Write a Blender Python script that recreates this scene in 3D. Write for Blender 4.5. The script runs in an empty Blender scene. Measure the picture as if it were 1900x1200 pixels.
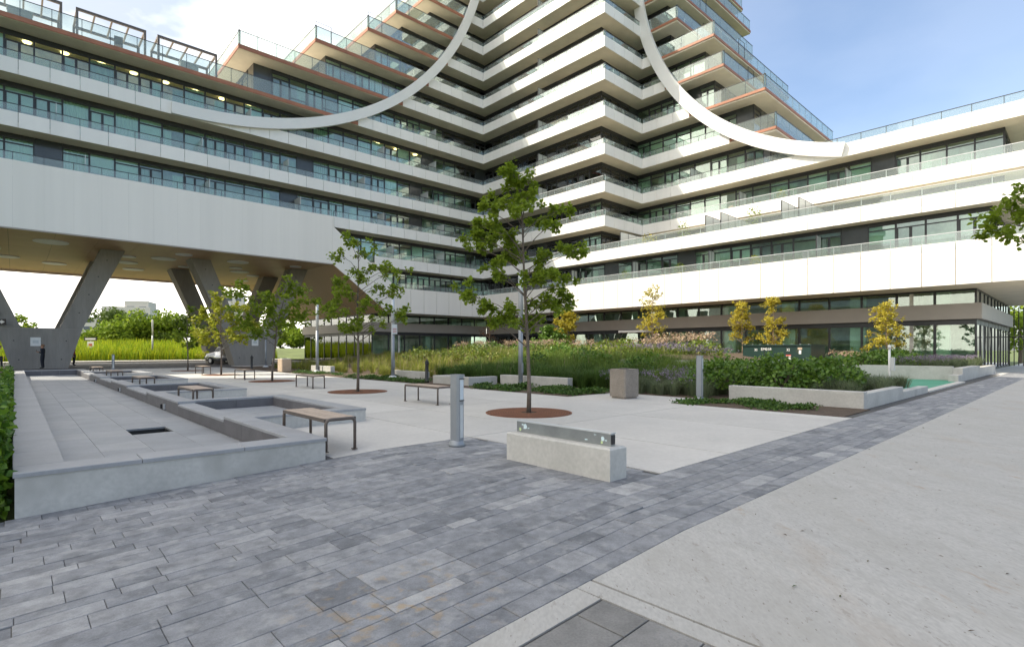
import bpy, math, random
import numpy as np
from mathutils import Matrix, Vector
random.seed(7); rng = np.random.default_rng(7)
S = bpy.context.scene
COL = S.collection
# ------------------------------------------------------------------ camera, sky, sun, exposure
F, HOR, TH, CH = 993.8, 648.4, 0.822319, 1.5        # focal length (px of 1900), horizon row, plan angle, eye height
SN, CS = math.sin(TH), math.cos(TH)
PHI = math.pi/2 - TH                                # the u axis (along the left wing) in the world
cam = bpy.data.cameras.new('camera'); camo = bpy.data.objects.new('camera', cam); COL.objects.link(camo)
cam.sensor_width = 36; cam.lens = F/1900*36; cam.shift_y = (HOR-600)/1900
cam.clip_start = .05; cam.clip_end = 3000
camo.location = (0, 0, CH); camo.rotation_euler = (math.pi/2, 0, 0)
S.camera = camo
SUN_EL = math.radians(48)
trav = Vector((.995*math.cos(SUN_EL), .105*math.cos(SUN_EL), -math.sin(SUN_EL))).normalized()
w = bpy.data.worlds.new('World'); S.world = w; w.use_nodes = True
nt = w.node_tree; nt.nodes.clear()
def wn(t, **k):
    n = nt.nodes.new(t)
    for a, b in k.items(): setattr(n, a, b)
    return n
sky = wn('ShaderNodeTexSky', sky_type='NISHITA'); sky.sun_disc = False
sky.sun_elevation = SUN_EL; sky.sun_rotation = math.atan2(-trav.x, -trav.y); sky.dust_density = 2.2; sky.air_density = .9; sky.ozone_density = 1.8
tc = wn('ShaderNodeTexCoord'); mp = wn('ShaderNodeMapping'); mp.inputs['Scale'].default_value = (1, 1, 2.2); mp.inputs['Location'].default_value = (.42, .1, .3)
nz = wn('ShaderNodeTexNoise'); nz.inputs['Scale'].default_value = 1.5; nz.inputs['Detail'].default_value = 7; nz.inputs['Roughness'].default_value = .55
rp = wn('ShaderNodeValToRGB'); rp.color_ramp.elements[0].position = .42; rp.color_ramp.elements[1].position = .80; rp.color_ramp.elements[0].color = (.03, .03, .03, 1)
mx = wn('ShaderNodeMixRGB')
nz2 = wn('ShaderNodeTexNoise'); nz2.inputs['Scale'].default_value = 3.2; nz2.inputs['Detail'].default_value = 6
cm = wn('ShaderNodeValToRGB'); cm.color_ramp.elements[0].position = .36; cm.color_ramp.elements[1].position = .60
cm.color_ramp.elements[0].color = (1.55, 1.7, 1.98, 1); cm.color_ramp.elements[1].color = (7.4, 7.1, 6.7, 1)
bg = wn('ShaderNodeBackground'); bg.inputs['Strength'].default_value = .15
out = wn('ShaderNodeOutputWorld')
L = nt.links.new
L(mp.outputs[0], nz2.inputs['Vector']); L(nz2.outputs['Fac'], cm.inputs['Fac']); L(cm.outputs['Color'], mx.inputs['Color2'])
L(tc.outputs['Generated'], mp.inputs['Vector']); L(mp.outputs[0], nz.inputs['Vector']); sx = wn('ShaderNodeSeparateXYZ'); L(tc.outputs['Generated'], sx.inputs[0])
ma = wn('ShaderNodeMath', operation='MULTIPLY_ADD'); ma.inputs[1].default_value = -.32; L(sx.outputs['X'], ma.inputs[0]); L(nz.outputs['Fac'], ma.inputs[2]); L(ma.outputs[0], rp.inputs['Fac'])
L(rp.outputs['Color'], mx.inputs['Fac']); dim = wn('ShaderNodeVectorMath', operation='SCALE'); dim.inputs['Scale'].default_value = .60; L(sky.outputs[0], dim.inputs[0]); L(dim.outputs[0], mx.inputs['Color1']); L(mx.outputs[0], bg.inputs['Color']); L(bg.outputs[0], out.inputs[0])
sl = bpy.data.lights.new('sun', 'SUN'); sl.energy = 2.0; sl.angle = math.radians(.53); sl.color = (1, .94, .84)
so = bpy.data.objects.new('sun', sl); COL.objects.link(so); so.rotation_euler = trav.to_track_quat('-Z', 'Y').to_euler(); so.location = (-30, 0, 80)
vs = S.view_settings; vs.view_transform = 'Standard'; vs.look = 'None'; vs.gamma = 1; vs.use_curve_mapping = False
vs.exposure = 1.80
vs.use_white_balance = True; vs.white_balance_temperature = 7000; vs.white_balance_tint = 8

# ------------------------------------------------------------------ helpers
def W(u, v, z=0): return (SN*u-CS*v, CS*u+SN*v, z)
def proj(u, v, z):
    x, y, _ = W(u, v)
    return (950+F*x/y, HOR-(z-CH)*F/y, y) if y > .5 else (-9999, 0, y)
def zg(u): return .17*min(1, max(0, (u+.2)/3.8))
def gp(px, py, z=.17):
    Y = (CH-z)*F/(py-HOR); X = (px-950)/F*Y
    return SN*X+CS*Y, -CS*X+SN*Y
def uvw(x, y): return SN*x+CS*y, -CS*x+SN*y
class MB:
    def __init__(s): s.v = []; s.f = []; s.m = []; s.cur = 0
    def add(s, vs, fs):
        o = len(s.v); s.v += [tuple(p) for p in vs]; s.f += [tuple(i+o for i in f) for f in fs]; s.m += [s.cur]*len(fs); return s
    def box(s, x0, x1, y0, y1, z0, z1):
        return s.add([(x0,y0,z0),(x1,y0,z0),(x1,y1,z0),(x0,y1,z0),(x0,y0,z1),(x1,y0,z1),(x1,y1,z1),(x0,y1,z1)],
                     [(3,2,1,0),(4,5,6,7),(0,1,5,4),(1,2,6,5),(2,3,7,6),(3,0,4,7)])
    def cbox(s, x0, x1, y0, y1, z0, z1, c=.01):        # box with chamfered upper edge
        zc = z1-c
        return s.add([(x0,y0,z0),(x1,y0,z0),(x1,y1,z0),(x0,y1,z0),(x0,y0,zc),(x1,y0,zc),(x1,y1,zc),(x0,y1,zc),
                      (x0+c,y0+c,z1),(x1-c,y0+c,z1),(x1-c,y1-c,z1),(x0+c,y1-c,z1)],
                     [(0,1,5,4),(1,2,6,5),(2,3,7,6),(3,0,4,7),(4,5,9,8),(5,6,10,9),(6,7,11,10),(7,4,8,11),(8,9,10,11),(3,2,1,0)])
    def prism(s, poly, z0, z1):
        n = len(poly)
        return s.add([(x,y,z0) for x,y in poly]+[(x,y,z1) for x,y in poly],
                     [tuple(range(n-1,-1,-1)), tuple(range(n,2*n))]+[(i,(i+1)%n,n+(i+1)%n,n+i) for i in range(n)])
    def prism_v(s, poly, v0, v1):                      # polygon in (u,z), extruded along v
        n = len(poly)
        return s.add([(x,v0,z) for x,z in poly]+[(x,v1,z) for x,z in poly],
                     [tuple(range(n)), tuple(range(2*n-1,n-1,-1))]+[((i+1)%n,i,n+i,n+(i+1)%n) for i in range(n)])
    def prism_u(s, poly, u0, u1):                      # polygon in (v,z), extruded along u
        n = len(poly)
        return s.add([(u0,y,z) for y,z in poly]+[(u1,y,z) for y,z in poly],
                     [tuple(range(n)), tuple(range(2*n-1,n-1,-1))]+[((i+1)%n,i,n+i,n+(i+1)%n) for i in range(n)])
    def tube(s, pts, rad, n=8, cap=True):
        pts = [Vector(p) for p in pts]
        if not hasattr(rad, '__len__'): rad = [rad]*len(pts)
        rings = []; prev = None
        for i, p in enumerate(pts):
            d = (pts[min(i+1,len(pts)-1)]-pts[max(i-1,0)]).normalized()
            if prev is None:
                a = d.orthogonal().normalized()
            else:
                a = (prev-d*prev.dot(d)); a = a.normalized() if a.length > 1e-6 else d.orthogonal().normalized()
            prev = a; b = d.cross(a)
            rings.append([p+(a*math.cos(t)+b*math.sin(t))*rad[i] for t in [2*math.pi*k/n for k in range(n)]])
        vs = [q for r in rings for q in r]; fs = []
        for i in range(len(pts)-1):
            for k in range(n): fs.append((i*n+k, i*n+(k+1)%n, (i+1)*n+(k+1)%n, (i+1)*n+k))
        if cap: fs += [tuple(range(n-1,-1,-1)), tuple(range((len(pts)-1)*n, len(pts)*n))]
        return s.add(vs, fs)
    def lathe(s, prof, n=16, c=(0,0)):
        vs = [(c[0]+r*math.cos(2*math.pi*k/n), c[1]+r*math.sin(2*math.pi*k/n), z) for r, z in prof for k in range(n)]
        fs = [(i*n+k, i*n+(k+1)%n, (i+1)*n+(k+1)%n, (i+1)*n+k) for i in range(len(prof)-1) for k in range(n)]
        fs += [tuple(range(n-1,-1,-1)), tuple(range((len(prof)-1)*n, len(prof)*n))]
        return s.add(vs, fs)
    def mesh(s, name, mats, smooth=False):
        me = bpy.data.meshes.new(name); me.from_pydata(s.v, [], s.f)
        for m in (mats if isinstance(mats, (list, tuple)) else [mats]): me.materials.append(m)
        if any(s.m): me.polygons.foreach_set('material_index', s.m)
        if smooth: me.polygons.foreach_set('use_smooth', [True]*len(me.polygons))
        me.update(); return me
def npmesh(name, v, f, mat, smooth=False):
    me = bpy.data.meshes.new(name)
    me.from_pydata(np.asarray(v, dtype=float).reshape(-1,3).tolist(), [], [list(map(int,q)) for q in f] if not isinstance(f, np.ndarray) else f.tolist())
    me.materials.append(mat)
    if smooth: me.polygons.foreach_set('use_smooth', [True]*len(me.polygons))
    return me
def link(name, me, parent=None, loc=(0,0,0), rot=(0,0,0), scale=None):
    o = bpy.data.objects.new(name, me); COL.objects.link(o)
    o.location = loc; o.rotation_euler = rot
    if scale: o.scale = scale
    if parent is not None:
        o.parent = parent
        if parent.name in OFF: o.matrix_parent_inverse = OFF[parent.name]
    return o
OFF = {}
def tag(o, label=None, cat=None, group=None, kind=None):
    if label: o['label'] = label
    if cat: o['category'] = cat
    if group: o['group'] = group
    if kind: o['kind'] = kind
    return o
def thing(name, label, cat, u, v, z=0, rz=0, group=None):           # an Empty at the thing's base, turned to the plan grid
    o = link(name, None, None, W(u, v, z), (0, 0, PHI+rz)); o.empty_display_size = .2
    return tag(o, label, cat, group)
def struct(name, me, uv=True):
    return tag(link(name, me, None, (0,0,0), (0,0,PHI if uv else 0)), kind='structure')
def part(name, mb, mat, parent, smooth=False, **k):
    me = mb.mesh(name, mat, smooth) if isinstance(mb, MB) else mb
    return link(name, me, parent, **k)
def copy_tree(o, parent=None):
    c = o.copy(); COL.objects.link(c)
    if parent is not None: c.parent = parent
    for ch in o.children: copy_tree(ch, c)
    return c

# ------------------------------------------------------------------ materials
def N(t, ty, **k):
    n = t.nodes.new(ty)
    for a, b in k.items(): setattr(n, a, b)
    return n
def rgba(c): return (c[0], c[1], c[2], 1)
def pm(name, base, rough=.6, var=.12, scale=3., bump=0., bscale=None, metallic=0., spec=.5, rnd=0., ramp=None, island=False,
       fine=0., stain=None, stretch=None, trans=0., coat=0., dist=.02, spot=None):
    m = bpy.data.materials.new(name); m.use_nodes = True; t = m.node_tree; b = t.nodes['Principled BSDF']; lk = t.links.new
    b.inputs['Roughness'].default_value = rough; b.inputs['Metallic'].default_value = metallic
    b.inputs['Specular IOR Level'].default_value = spec
    geo = N(t, 'ShaderNodeNewGeometry'); pos = geo.outputs['Position']
    if stretch:
        mpn = N(t, 'ShaderNodeMapping'); mpn.inputs['Rotation'].default_value = (0, 0, -PHI); mpn.inputs['Scale'].default_value = stretch; lk(pos, mpn.inputs[0]); pos2 = mpn.outputs[0]
    else: pos2 = pos
    # base colour
    if ramp or rnd:
        oi = N(t, 'ShaderNodeObjectInfo')
        ad = N(t, 'ShaderNodeMath', operation='ADD'); lk(oi.outputs['Random'], ad.inputs[0]); lk(geo.outputs['Random Per Island'], ad.inputs[1])
        fr = N(t, 'ShaderNodeMath', operation='FRACT'); lk(ad.outputs[0], fr.inputs[0]); rv = fr.outputs[0]
        if island: rv = geo.outputs['Random Per Island']
    if ramp:
        cr = N(t, 'ShaderNodeValToRGB'); e = cr.color_ramp.elements
        while len(e) < len(ramp): e.new(.5)
        for i, c in enumerate(ramp): e[i].position = i/(len(ramp)-1); e[i].color = rgba(c)
        lk(rv, cr.inputs[0]); col = cr.outputs[0]
    else:
        rg = N(t, 'ShaderNodeRGB'); rg.outputs[0].default_value = rgba(base); col = rg.outputs[0]
    def mul(col, fac_out, lo, hi):
        mr = N(t, 'ShaderNodeMapRange'); mr.inputs['To Min'].default_value = lo; mr.inputs['To Max'].default_value = hi; lk(fac_out, mr.inputs['Value'])
        vm = N(t, 'ShaderNodeVectorMath', operation='SCALE'); lk(col, vm.inputs[0]); lk(mr.outputs[0], vm.inputs['Scale']); return vm.outputs[0]
    if var:
        n1 = N(t, 'ShaderNodeTexNoise'); n1.inputs['Scale'].default_value = scale; n1.inputs['Detail'].default_value = 6; n1.inputs['Roughness'].default_value = .6; lk(pos2, n1.inputs['Vector'])
        mr0 = N(t, 'ShaderNodeMapRange'); mr0.inputs['From Min'].default_value = .3; mr0.inputs['From Max'].default_value = .7; lk(n1.outputs['Fac'], mr0.inputs['Value'])
        col = mul(col, mr0.outputs[0], 1-var, 1+var)
    if fine:
        n2 = N(t, 'ShaderNodeTexNoise'); n2.inputs['Scale'].default_value = scale*14; n2.inputs['Detail'].default_value = 4; lk(pos2, n2.inputs['Vector'])
        mr1 = N(t, 'ShaderNodeMapRange'); mr1.inputs['From Min'].default_value = .3; mr1.inputs['From Max'].default_value = .7; lk(n2.outputs['Fac'], mr1.inputs['Value'])
        col = mul(col, mr1.outputs[0], 1-fine, 1+fine)
    if rnd and not ramp: col = mul(col, rv, 1-rnd, 1+rnd)
    for st in (stain or []):                                        # (colour, scale, threshold, softness, strength)
        c2, sc, th_, sf, amt = st
        n3 = N(t, 'ShaderNodeTexNoise'); n3.inputs['Scale'].default_value = sc; n3.inputs['Detail'].default_value = 5; n3.inputs['Roughness'].default_value = .65; lk(pos2, n3.inputs['Vector'])
        mr2 = N(t, 'ShaderNodeMapRange'); mr2.inputs['From Min'].default_value = th_; mr2.inputs['From Max'].default_value = th_+sf; mr2.inputs['To Max'].default_value = amt; lk(n3.outputs['Fac'], mr2.inputs['Value'])
        mm = N(t, 'ShaderNodeMixRGB'); mm.inputs['Color2'].default_value = rgba(c2); lk(mr2.outputs[0], mm.inputs['Fac']); lk(col, mm.inputs['Color1']); col = mm.outputs[0]
    if spot:                                                        # (world point, radius, colour): a spill with a ragged edge
        dn = N(t, 'ShaderNodeVectorMath', operation='DISTANCE'); lk(pos, dn.inputs[0]); dn.inputs[1].default_value = spot[0]
        n4 = N(t, 'ShaderNodeTexNoise'); n4.inputs['Scale'].default_value = 11; n4.inputs['Detail'].default_value = 5; lk(pos, n4.inputs['Vector'])
        mr3 = N(t, 'ShaderNodeMapRange'); mr3.inputs['From Min'].default_value = spot[1]; mr3.inputs['From Max'].default_value = 0; mr3.inputs['To Max'].default_value = .5; lk(dn.outputs['Value'], mr3.inputs['Value'])
        mr4 = N(t, 'ShaderNodeMapRange'); mr4.inputs['From Min'].default_value = .54; mr4.inputs['From Max'].default_value = .64; lk(n4.outputs['Fac'], mr4.inputs['Value'])
        mu4 = N(t, 'ShaderNodeMath', operation='MULTIPLY'); lk(mr3.outputs[0], mu4.inputs[0]); lk(mr4.outputs[0], mu4.inputs[1])
        m4 = N(t, 'ShaderNodeMixRGB'); m4.inputs['Color2'].default_value = rgba(spot[2]); lk(mu4.outputs[0], m4.inputs['Fac']); lk(col, m4.inputs['Color1']); col = m4.outputs[0]
    lk(col, b.inputs['Base Color'])
    if bump:
        nb = N(t, 'ShaderNodeTexNoise'); nb.inputs['Scale'].default_value = bscale or scale*8; nb.inputs['Detail'].default_value = 5; lk(pos2, nb.inputs['Vector'])
        bm = N(t, 'ShaderNodeBump'); bm.inputs['Strength'].default_value = bump; bm.inputs['Distance'].default_value = dist; lk(nb.outputs['Fac'], bm.inputs['Height']); lk(bm.outputs[0], b.inputs['Normal'])
    if coat: b.inputs['Coat Weight'].default_value = coat; b.inputs['Coat Roughness'].default_value = .04
    if trans:                                                       # leaves let light through
        tr = N(t, 'ShaderNodeBsdfTranslucent'); lk(col, tr.inputs['Color']); ms = N(t, 'ShaderNodeMixShader'); ms.inputs[0].default_value = trans
        lk(b.outputs[0], ms.inputs[1]); lk(tr.outputs[0], ms.inputs[2]); lk(ms.outputs[0], t.nodes['Material Output'].inputs['Surface'])
    return m
def glass(name, tint, rough=.01, clear=1., refl=1., haze=None):
    m = bpy.data.materials.new(name); m.use_nodes = True; t = m.node_tree; t.nodes.clear(); lk = t.links.new
    o = N(t, 'ShaderNodeOutputMaterial'); tr = N(t, 'ShaderNodeBsdfTransparent'); tr.inputs[0].default_value = rgba(tint)
    gl = N(t, 'ShaderNodeBsdfGlossy'); gl.inputs['Roughness'].default_value = rough; gl.inputs['Color'].default_value = (.95, .98, .97, 1)
    fr = N(t, 'ShaderNodeFresnel'); fr.inputs[0].default_value = 1.52
    mu = N(t, 'ShaderNodeMath', operation='MULTIPLY_ADD'); mu.inputs[1].default_value = refl*1.6; mu.inputs[2].default_value = .04*refl; mu.use_clamp = True; lk(fr.outputs[0], mu.inputs[0])
    ms = N(t, 'ShaderNodeMixShader'); base = tr.outputs[0]
    if haze:                                                        # (colour, amount): pale diffuse share, high for frosted glass
        df = N(t, 'ShaderNodeBsdfDiffuse'); df.inputs[0].default_value = rgba(haze[0]); m2 = N(t, 'ShaderNodeMixShader'); m2.inputs[0].default_value = haze[1]
        lk(tr.outputs[0], m2.inputs[1]); lk(df.outputs[0], m2.inputs[2]); base = m2.outputs[0]
    nb = N(t, 'ShaderNodeTexNoise'); nb.inputs['Scale'].default_value = .35; geo = N(t, 'ShaderNodeNewGeometry'); lk(geo.outputs['Position'], nb.inputs['Vector'])
    bp = N(t, 'ShaderNodeBump'); bp.inputs['Strength'].default_value = .06; bp.inputs['Distance'].default_value = .08; lk(nb.outputs['Fac'], bp.inputs['Height']); lk(bp.outputs[0], gl.inputs['Normal'])
    lk(mu.outputs[0], ms.inputs[0]); lk(base, ms.inputs[1]); lk(gl.outputs[0], ms.inputs[2]); lk(ms.outputs[0], o.inputs[0])
    return m
def emit(name, c, st):
    m = bpy.data.materials.new(name); m.use_nodes = True; b = m.node_tree.nodes['Principled BSDF']
    b.inputs['Base Color'].default_value = rgba(c); b.inputs['Emission Color'].default_value = rgba(c); b.inputs['Emission Strength'].default_value = st; return m
M = {}
M['white'] = pm('white_panel', (.79,.775,.75), .38, .03, .7, rnd=.035, stain=[((.55,.55,.53), .8, .62, .25, .25)], stretch=(1.6,1.6,.12))
M['white_big'] = pm('white_cladding', (.80,.77,.725), .42, .03, .5, rnd=.012, stain=[((.5,.5,.49), 1.1, .6, .3, .3)], stretch=(2.5,2.5,.08))
M['ring'] = pm('white_steel', (.74,.735,.72), .35, .03, .6)
M['soffit'] = pm('balcony_soffit', (.66,.60,.50), .75, .08, .8, stain=[((.46,.41,.33), .5, .6, .2, .35)])
M['copper'] = pm('copper_edge', (.34,.135,.075), .5, .12, 1.5, rnd=.06)
M['gold'] = pm('bronze_soffit', (.52,.345,.19), .5, .06, .4, rnd=.03)
M['wall'] = pm('dark_wall', (.035,.037,.038), .6, .2, 1.2)
M['inner'] = pm('interior_wall', (.58,.57,.52), .8, .5, .6)
M['frame'] = pm('window_frame', (.030,.032,.036), .4, .1, 2)
M['spandrel'] = pm('dark_spandrel', (.040,.046,.048), .22, .25, .8, rnd=.3, coat=.4)
M['pane'] = glass('window_glass', (.80,.93,.86))
M['rail_glass'] = glass('balustrade_glass', (.86,.92,.90), refl=.4, haze=((.70,.75,.74), .12))
M['frost'] = glass('frosted_glass', (.62,.70,.68), rough=.25, haze=((.80,.83,.82), .62))
M['curtain'] = pm('curtain', None, .8, .08, 2, ramp=[(.74,.78,.70),(.60,.64,.58),(.80,.80,.74),(.42,.45,.42),(.70,.76,.66)])
M['steel'] = pm('grey_steel', (.27,.29,.31), .42, .08, 3, metallic=.35)
M['steel_lt'] = pm('light_steel', (.55,.57,.58), .4, .08, 3, metallic=.3)
M['darkmetal'] = pm('dark_metal', (.04,.035,.035), .5, .1, 3)
M['bronze'] = pm('bench_metal', (.13,.105,.09), .45, .1, 6, metallic=.3)
M['plank'] = pm('bench_plank', (.42,.33,.26), .65, .14, 4, fine=.15, rnd=.09, stretch=(14,1.2,14))
M['concrete'] = pm('cast_concrete', (.46,.45,.42), .8, .1, 1.6, bump=.25, fine=.07, stain=[((.30,.29,.26), 1.4, .58, .12, .5), ((.2,.2,.19), 24, .72, .04, .7)])
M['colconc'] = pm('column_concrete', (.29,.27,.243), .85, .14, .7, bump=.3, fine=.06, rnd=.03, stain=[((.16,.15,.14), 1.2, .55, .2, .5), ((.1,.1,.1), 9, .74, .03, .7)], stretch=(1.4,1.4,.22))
M['slab'] = pm('plaza_concrete', (.51,.49,.455), .75, .06, 1.1, bump=.1, fine=.05, rnd=.04, stain=[((.38,.38,.36), .9, .58, .2, .35), ((.3,.28,.25), 7, .70, .05, .35)])
M['walk'] = pm('pavement_concrete', (.405,.393,.367), .8, .05, 2.4, bump=.06, bscale=40, fine=.10, stain=[((.34,.325,.295), 5, .50, .16, .55), ((.36,.345,.31), .55, .48, .2, .5), ((.33,.24,.16), 1.9, .625, .07, .5), ((.38,.31,.24), .8, .56, .12, .35), ((.15,.13,.105), 30, .64, .04, .7), ((.24,.22,.19), 11, .62, .05, .45)], stretch=(1.7,.7,1))
M['paver'] = pm('dark_paver', None, .7, .28, 9, bump=.35, bscale=60, fine=.14, ramp=[(.14,.146,.157),(.18,.187,.20),(.215,.221,.233),(.19,.196,.208),(.265,.268,.274),(.16,.167,.18),(.34,.338,.336)], stain=[((.34,.34,.335), 6.5, .53, .12, .55), ((.10,.105,.115), 4.0, .60, .1, .4), ((.32,.2,.08), 1.7, .73, .04, .5)], dist=.006, spot=(W(1.55,2.62,.1), .75, (.42,.27,.10)))
M['paver2'] = pm('brown_paver', None, .75, .2, 6, bump=.3, bscale=60, fine=.12, ramp=[(.17,.165,.155),(.22,.215,.205),(.19,.185,.175),(.25,.245,.235)])
M['bed'] = pm('joint_sand', (.085,.082,.078), .95, .3, 12)
M['tile'] = pm('grey_stone_tile', None, .5, .1, 2.2, fine=.06, ramp=[(.25,.26,.275),(.29,.30,.31),(.27,.28,.295),(.32,.325,.33),(.30,.31,.325)], stain=[((.42,.43,.44), 1.3, .58, .2, .35)])
M['coping'] = pm('coping_stone', None, .55, .08, 2.2, fine=.05, ramp=[(.285,.29,.30),(.32,.325,.335),(.30,.305,.315)])
M['darkstone'] = pm('dark_stone', None, .55, .16, 3, fine=.08, ramp=[(.10,.095,.10),(.125,.12,.125),(.11,.105,.11)], stain=[((.25,.25,.25), 2, .66, .1, .4)])
M['rust'] = pm('rusted_iron', (.20,.075,.035), .85, .25, 8, bump=.3, fine=.15)
M['soil'] = pm('soil', (.085,.058,.038), .95, .3, 6, bump=.6, fine=.25)
M['asphalt'] = pm('asphalt', (.085,.085,.09), .9, .15, 2, fine=.15)
M['grass'] = pm('ground_grass', (.10,.13,.04), .95, .3, .5)
M['aggregate'] = pm('exposed_aggregate', (.27,.235,.20), .9, .12, 5, bump=.6, bscale=70, fine=.3)
M['tan'] = pm('tan_aggregate', (.44,.34,.25), .9, .1, 5, bump=.5, bscale=70, fine=.2)
M['green_metal'] = pm('dark_green_paint', (.012,.035,.030), .35, .25, 1.5, stain=[((.10,.055,.03), 3, .62, .1, .35)])
M['black'] = pm('black_paint', (.022,.021,.022), .4, .15, 4)
M['greencourt'] = pm('green_surface', (.045,.27,.17), .7, .1, .9, stain=[((.30,.45,.40), 1.2, .6, .08, .5)], stretch=(.4,2,1))
M['bark'] = pm('bark', (.13,.105,.085), .9, .25, 12, bump=.8, bscale=40)
M['bark_lt'] = pm('pale_bark', (.30,.21,.15), .9, .2, 12, bump=.5)
M['leaf'] = pm('oak_leaf', None, .5, 0, ramp=[(.135,.205,.017),(.205,.285,.025),(.165,.245,.02),(.285,.36,.038)], trans=.58, island=True, spec=.4)
M['leaf_lime_sun'] = pm('lime_sun_leaf', None, .5, 0, ramp=[(.20,.24,.022),(.32,.33,.03),(.24,.28,.025),(.38,.36,.045)], trans=.4, island=True, spec=.3)  # sunlight on the fourth plaza tree is put into this leaf colour
M['leaf_yellow'] = pm('yellow_leaf', None, .55, 0, ramp=[(.44,.36,.04),(.56,.47,.07),(.36,.34,.05),(.50,.40,.05)], trans=.4, island=True, spec=.3)
M['leaf_red'] = pm('russet_leaf', None, .6, 0, ramp=[(.20,.09,.05),(.28,.15,.08),(.16,.1,.06)], trans=.3, island=True, spec=.3)
M['shrub'] = pm('shrub_leaf', None, .45, 0, ramp=[(.05,.115,.016),(.095,.19,.023),(.15,.25,.032),(.07,.145,.019)], trans=.3, island=True, spec=.45)
M['shrub_y'] = pm('lime_shrub_leaf', None, .5, 0, ramp=[(.12,.18,.025),(.20,.25,.03),(.09,.15,.03),(.26,.26,.07)], trans=.35, island=True, spec=.3)
M['hedge'] = pm('hedge_leaf', None, .5, 0, ramp=[(.03,.085,.012),(.07,.16,.016),(.15,.27,.02),(.05,.11,.014)], trans=.3, island=True, spec=.4)
M['blade'] = pm('grass_blade', None, .6, .35, .9, ramp=[(.095,.165,.028),(.14,.22,.038),(.19,.26,.055),(.11,.18,.033)], trans=.35, island=True, spec=.25)
M['blade_d'] = pm('dark_grass_blade', None, .6, .35, .9, ramp=[(.035,.08,.016),(.065,.125,.024),(.10,.165,.035),(.045,.095,.02)], trans=.35, island=True, spec=.25)
M['blade_y'] = pm('yellow_grass_blade', None, .6, .3, .7, ramp=[(.15,.20,.03),(.23,.26,.04),(.30,.27,.08),(.12,.18,.035)], trans=.4, island=True, spec=.25)
M['lav'] = pm('lavender_stem', None, .7, .3, 1.1, ramp=[(.11,.15,.075),(.15,.185,.10),(.13,.17,.085),(.19,.21,.14)], trans=.3, island=True, spec=.2)
M['lavfl'] = pm('lavender_flower', None, .8, 0, ramp=[(.17,.14,.21),(.25,.20,.29),(.2,.17,.2),(.3,.27,.31)], trans=.2, island=True, spec=.1)
M['pink'] = pm('sedum_flower', None, .8, 0, ramp=[(.40,.28,.21),(.50,.40,.30),(.36,.22,.15),(.45,.42,.25)], trans=.2, island=True, spec=.1)
M['cover'] = pm('ground_cover_leaf', None, .5, .35, 1.2, ramp=[(.03,.08,.014),(.06,.125,.02),(.09,.16,.025),(.04,.095,.017)], trans=.25, island=True, spec=.35)
M['meadow'] = pm('goldenrod', None, .7, .3, .35, ramp=[(.22,.32,.018),(.34,.42,.02),(.44,.46,.03),(.16,.27,.02),(.12,.20,.02)], trans=.4, island=True, spec=.2)
M['fartree'] = pm('far_leaf', None, .6, 0, ramp=[(.13,.21,.02),(.22,.31,.03),(.10,.17,.02),(.30,.38,.04)], trans=.4, island=True, spec=.2)
M['fartree_d'] = pm('far_dark_leaf', None, .6, 0, ramp=[(.06,.10,.022),(.10,.15,.03),(.08,.125,.025)], trans=.3, island=True, spec=.2)
M['litter'] = pm('leaf_litter', None, .9, 0, ramp=[(.10,.06,.03),(.06,.045,.03),(.16,.10,.05),(.05,.09,.02),(.05,.04,.035)], island=True)
M['sign'] = pm('sign_white', (.75,.75,.73), .5, .05, 8)
M['sign_red'] = pm('sign_red', (.5,.05,.04), .5, .05, 8)
M['sign_y'] = pm('sign_amber', (.8,.42,.03), .5, .05, 8)
M['skin'] = pm('skin', (.42,.22,.14), .55, .08, 20)
M['hair'] = pm('hair', (.25,.14,.08), .8, .1, 20)
M['cloth'] = pm('dark_cloth', (.02,.022,.03), .85, .2, 20)
M['trouser'] = pm('trouser', (.016,.018,.026), .85, .2, 20)
M['redcloth'] = pm('red_cloth', (.35,.02,.02), .85, .15, 20)
M['vest'] = pm('yellow_vest', (.62,.70,.02), .7, .1, 20)
M['carpaint'] = pm('silver_paint', (.20,.21,.23), .25, .03, 3, metallic=.6, coat=.8)
M['tyre'] = pm('tyre', (.02,.02,.02), .85, .1, 10)
M['carglass'] = pm('car_glass', (.015,.018,.02), .08, 0)
M['lamp'] = emit('warm_lamp', (1., .72, .38), 1.6)
M['farwall'] = pm('far_wall', (.62,.58,.53), .8, .05, .05)
M['farwin'] = pm('far_window', (.10,.12,.14), .3, .2, .2, rnd=.3)
M['lampglass'] = pm('lamp_lens', (.62,.68,.72), .3, .1, 8)

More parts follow.
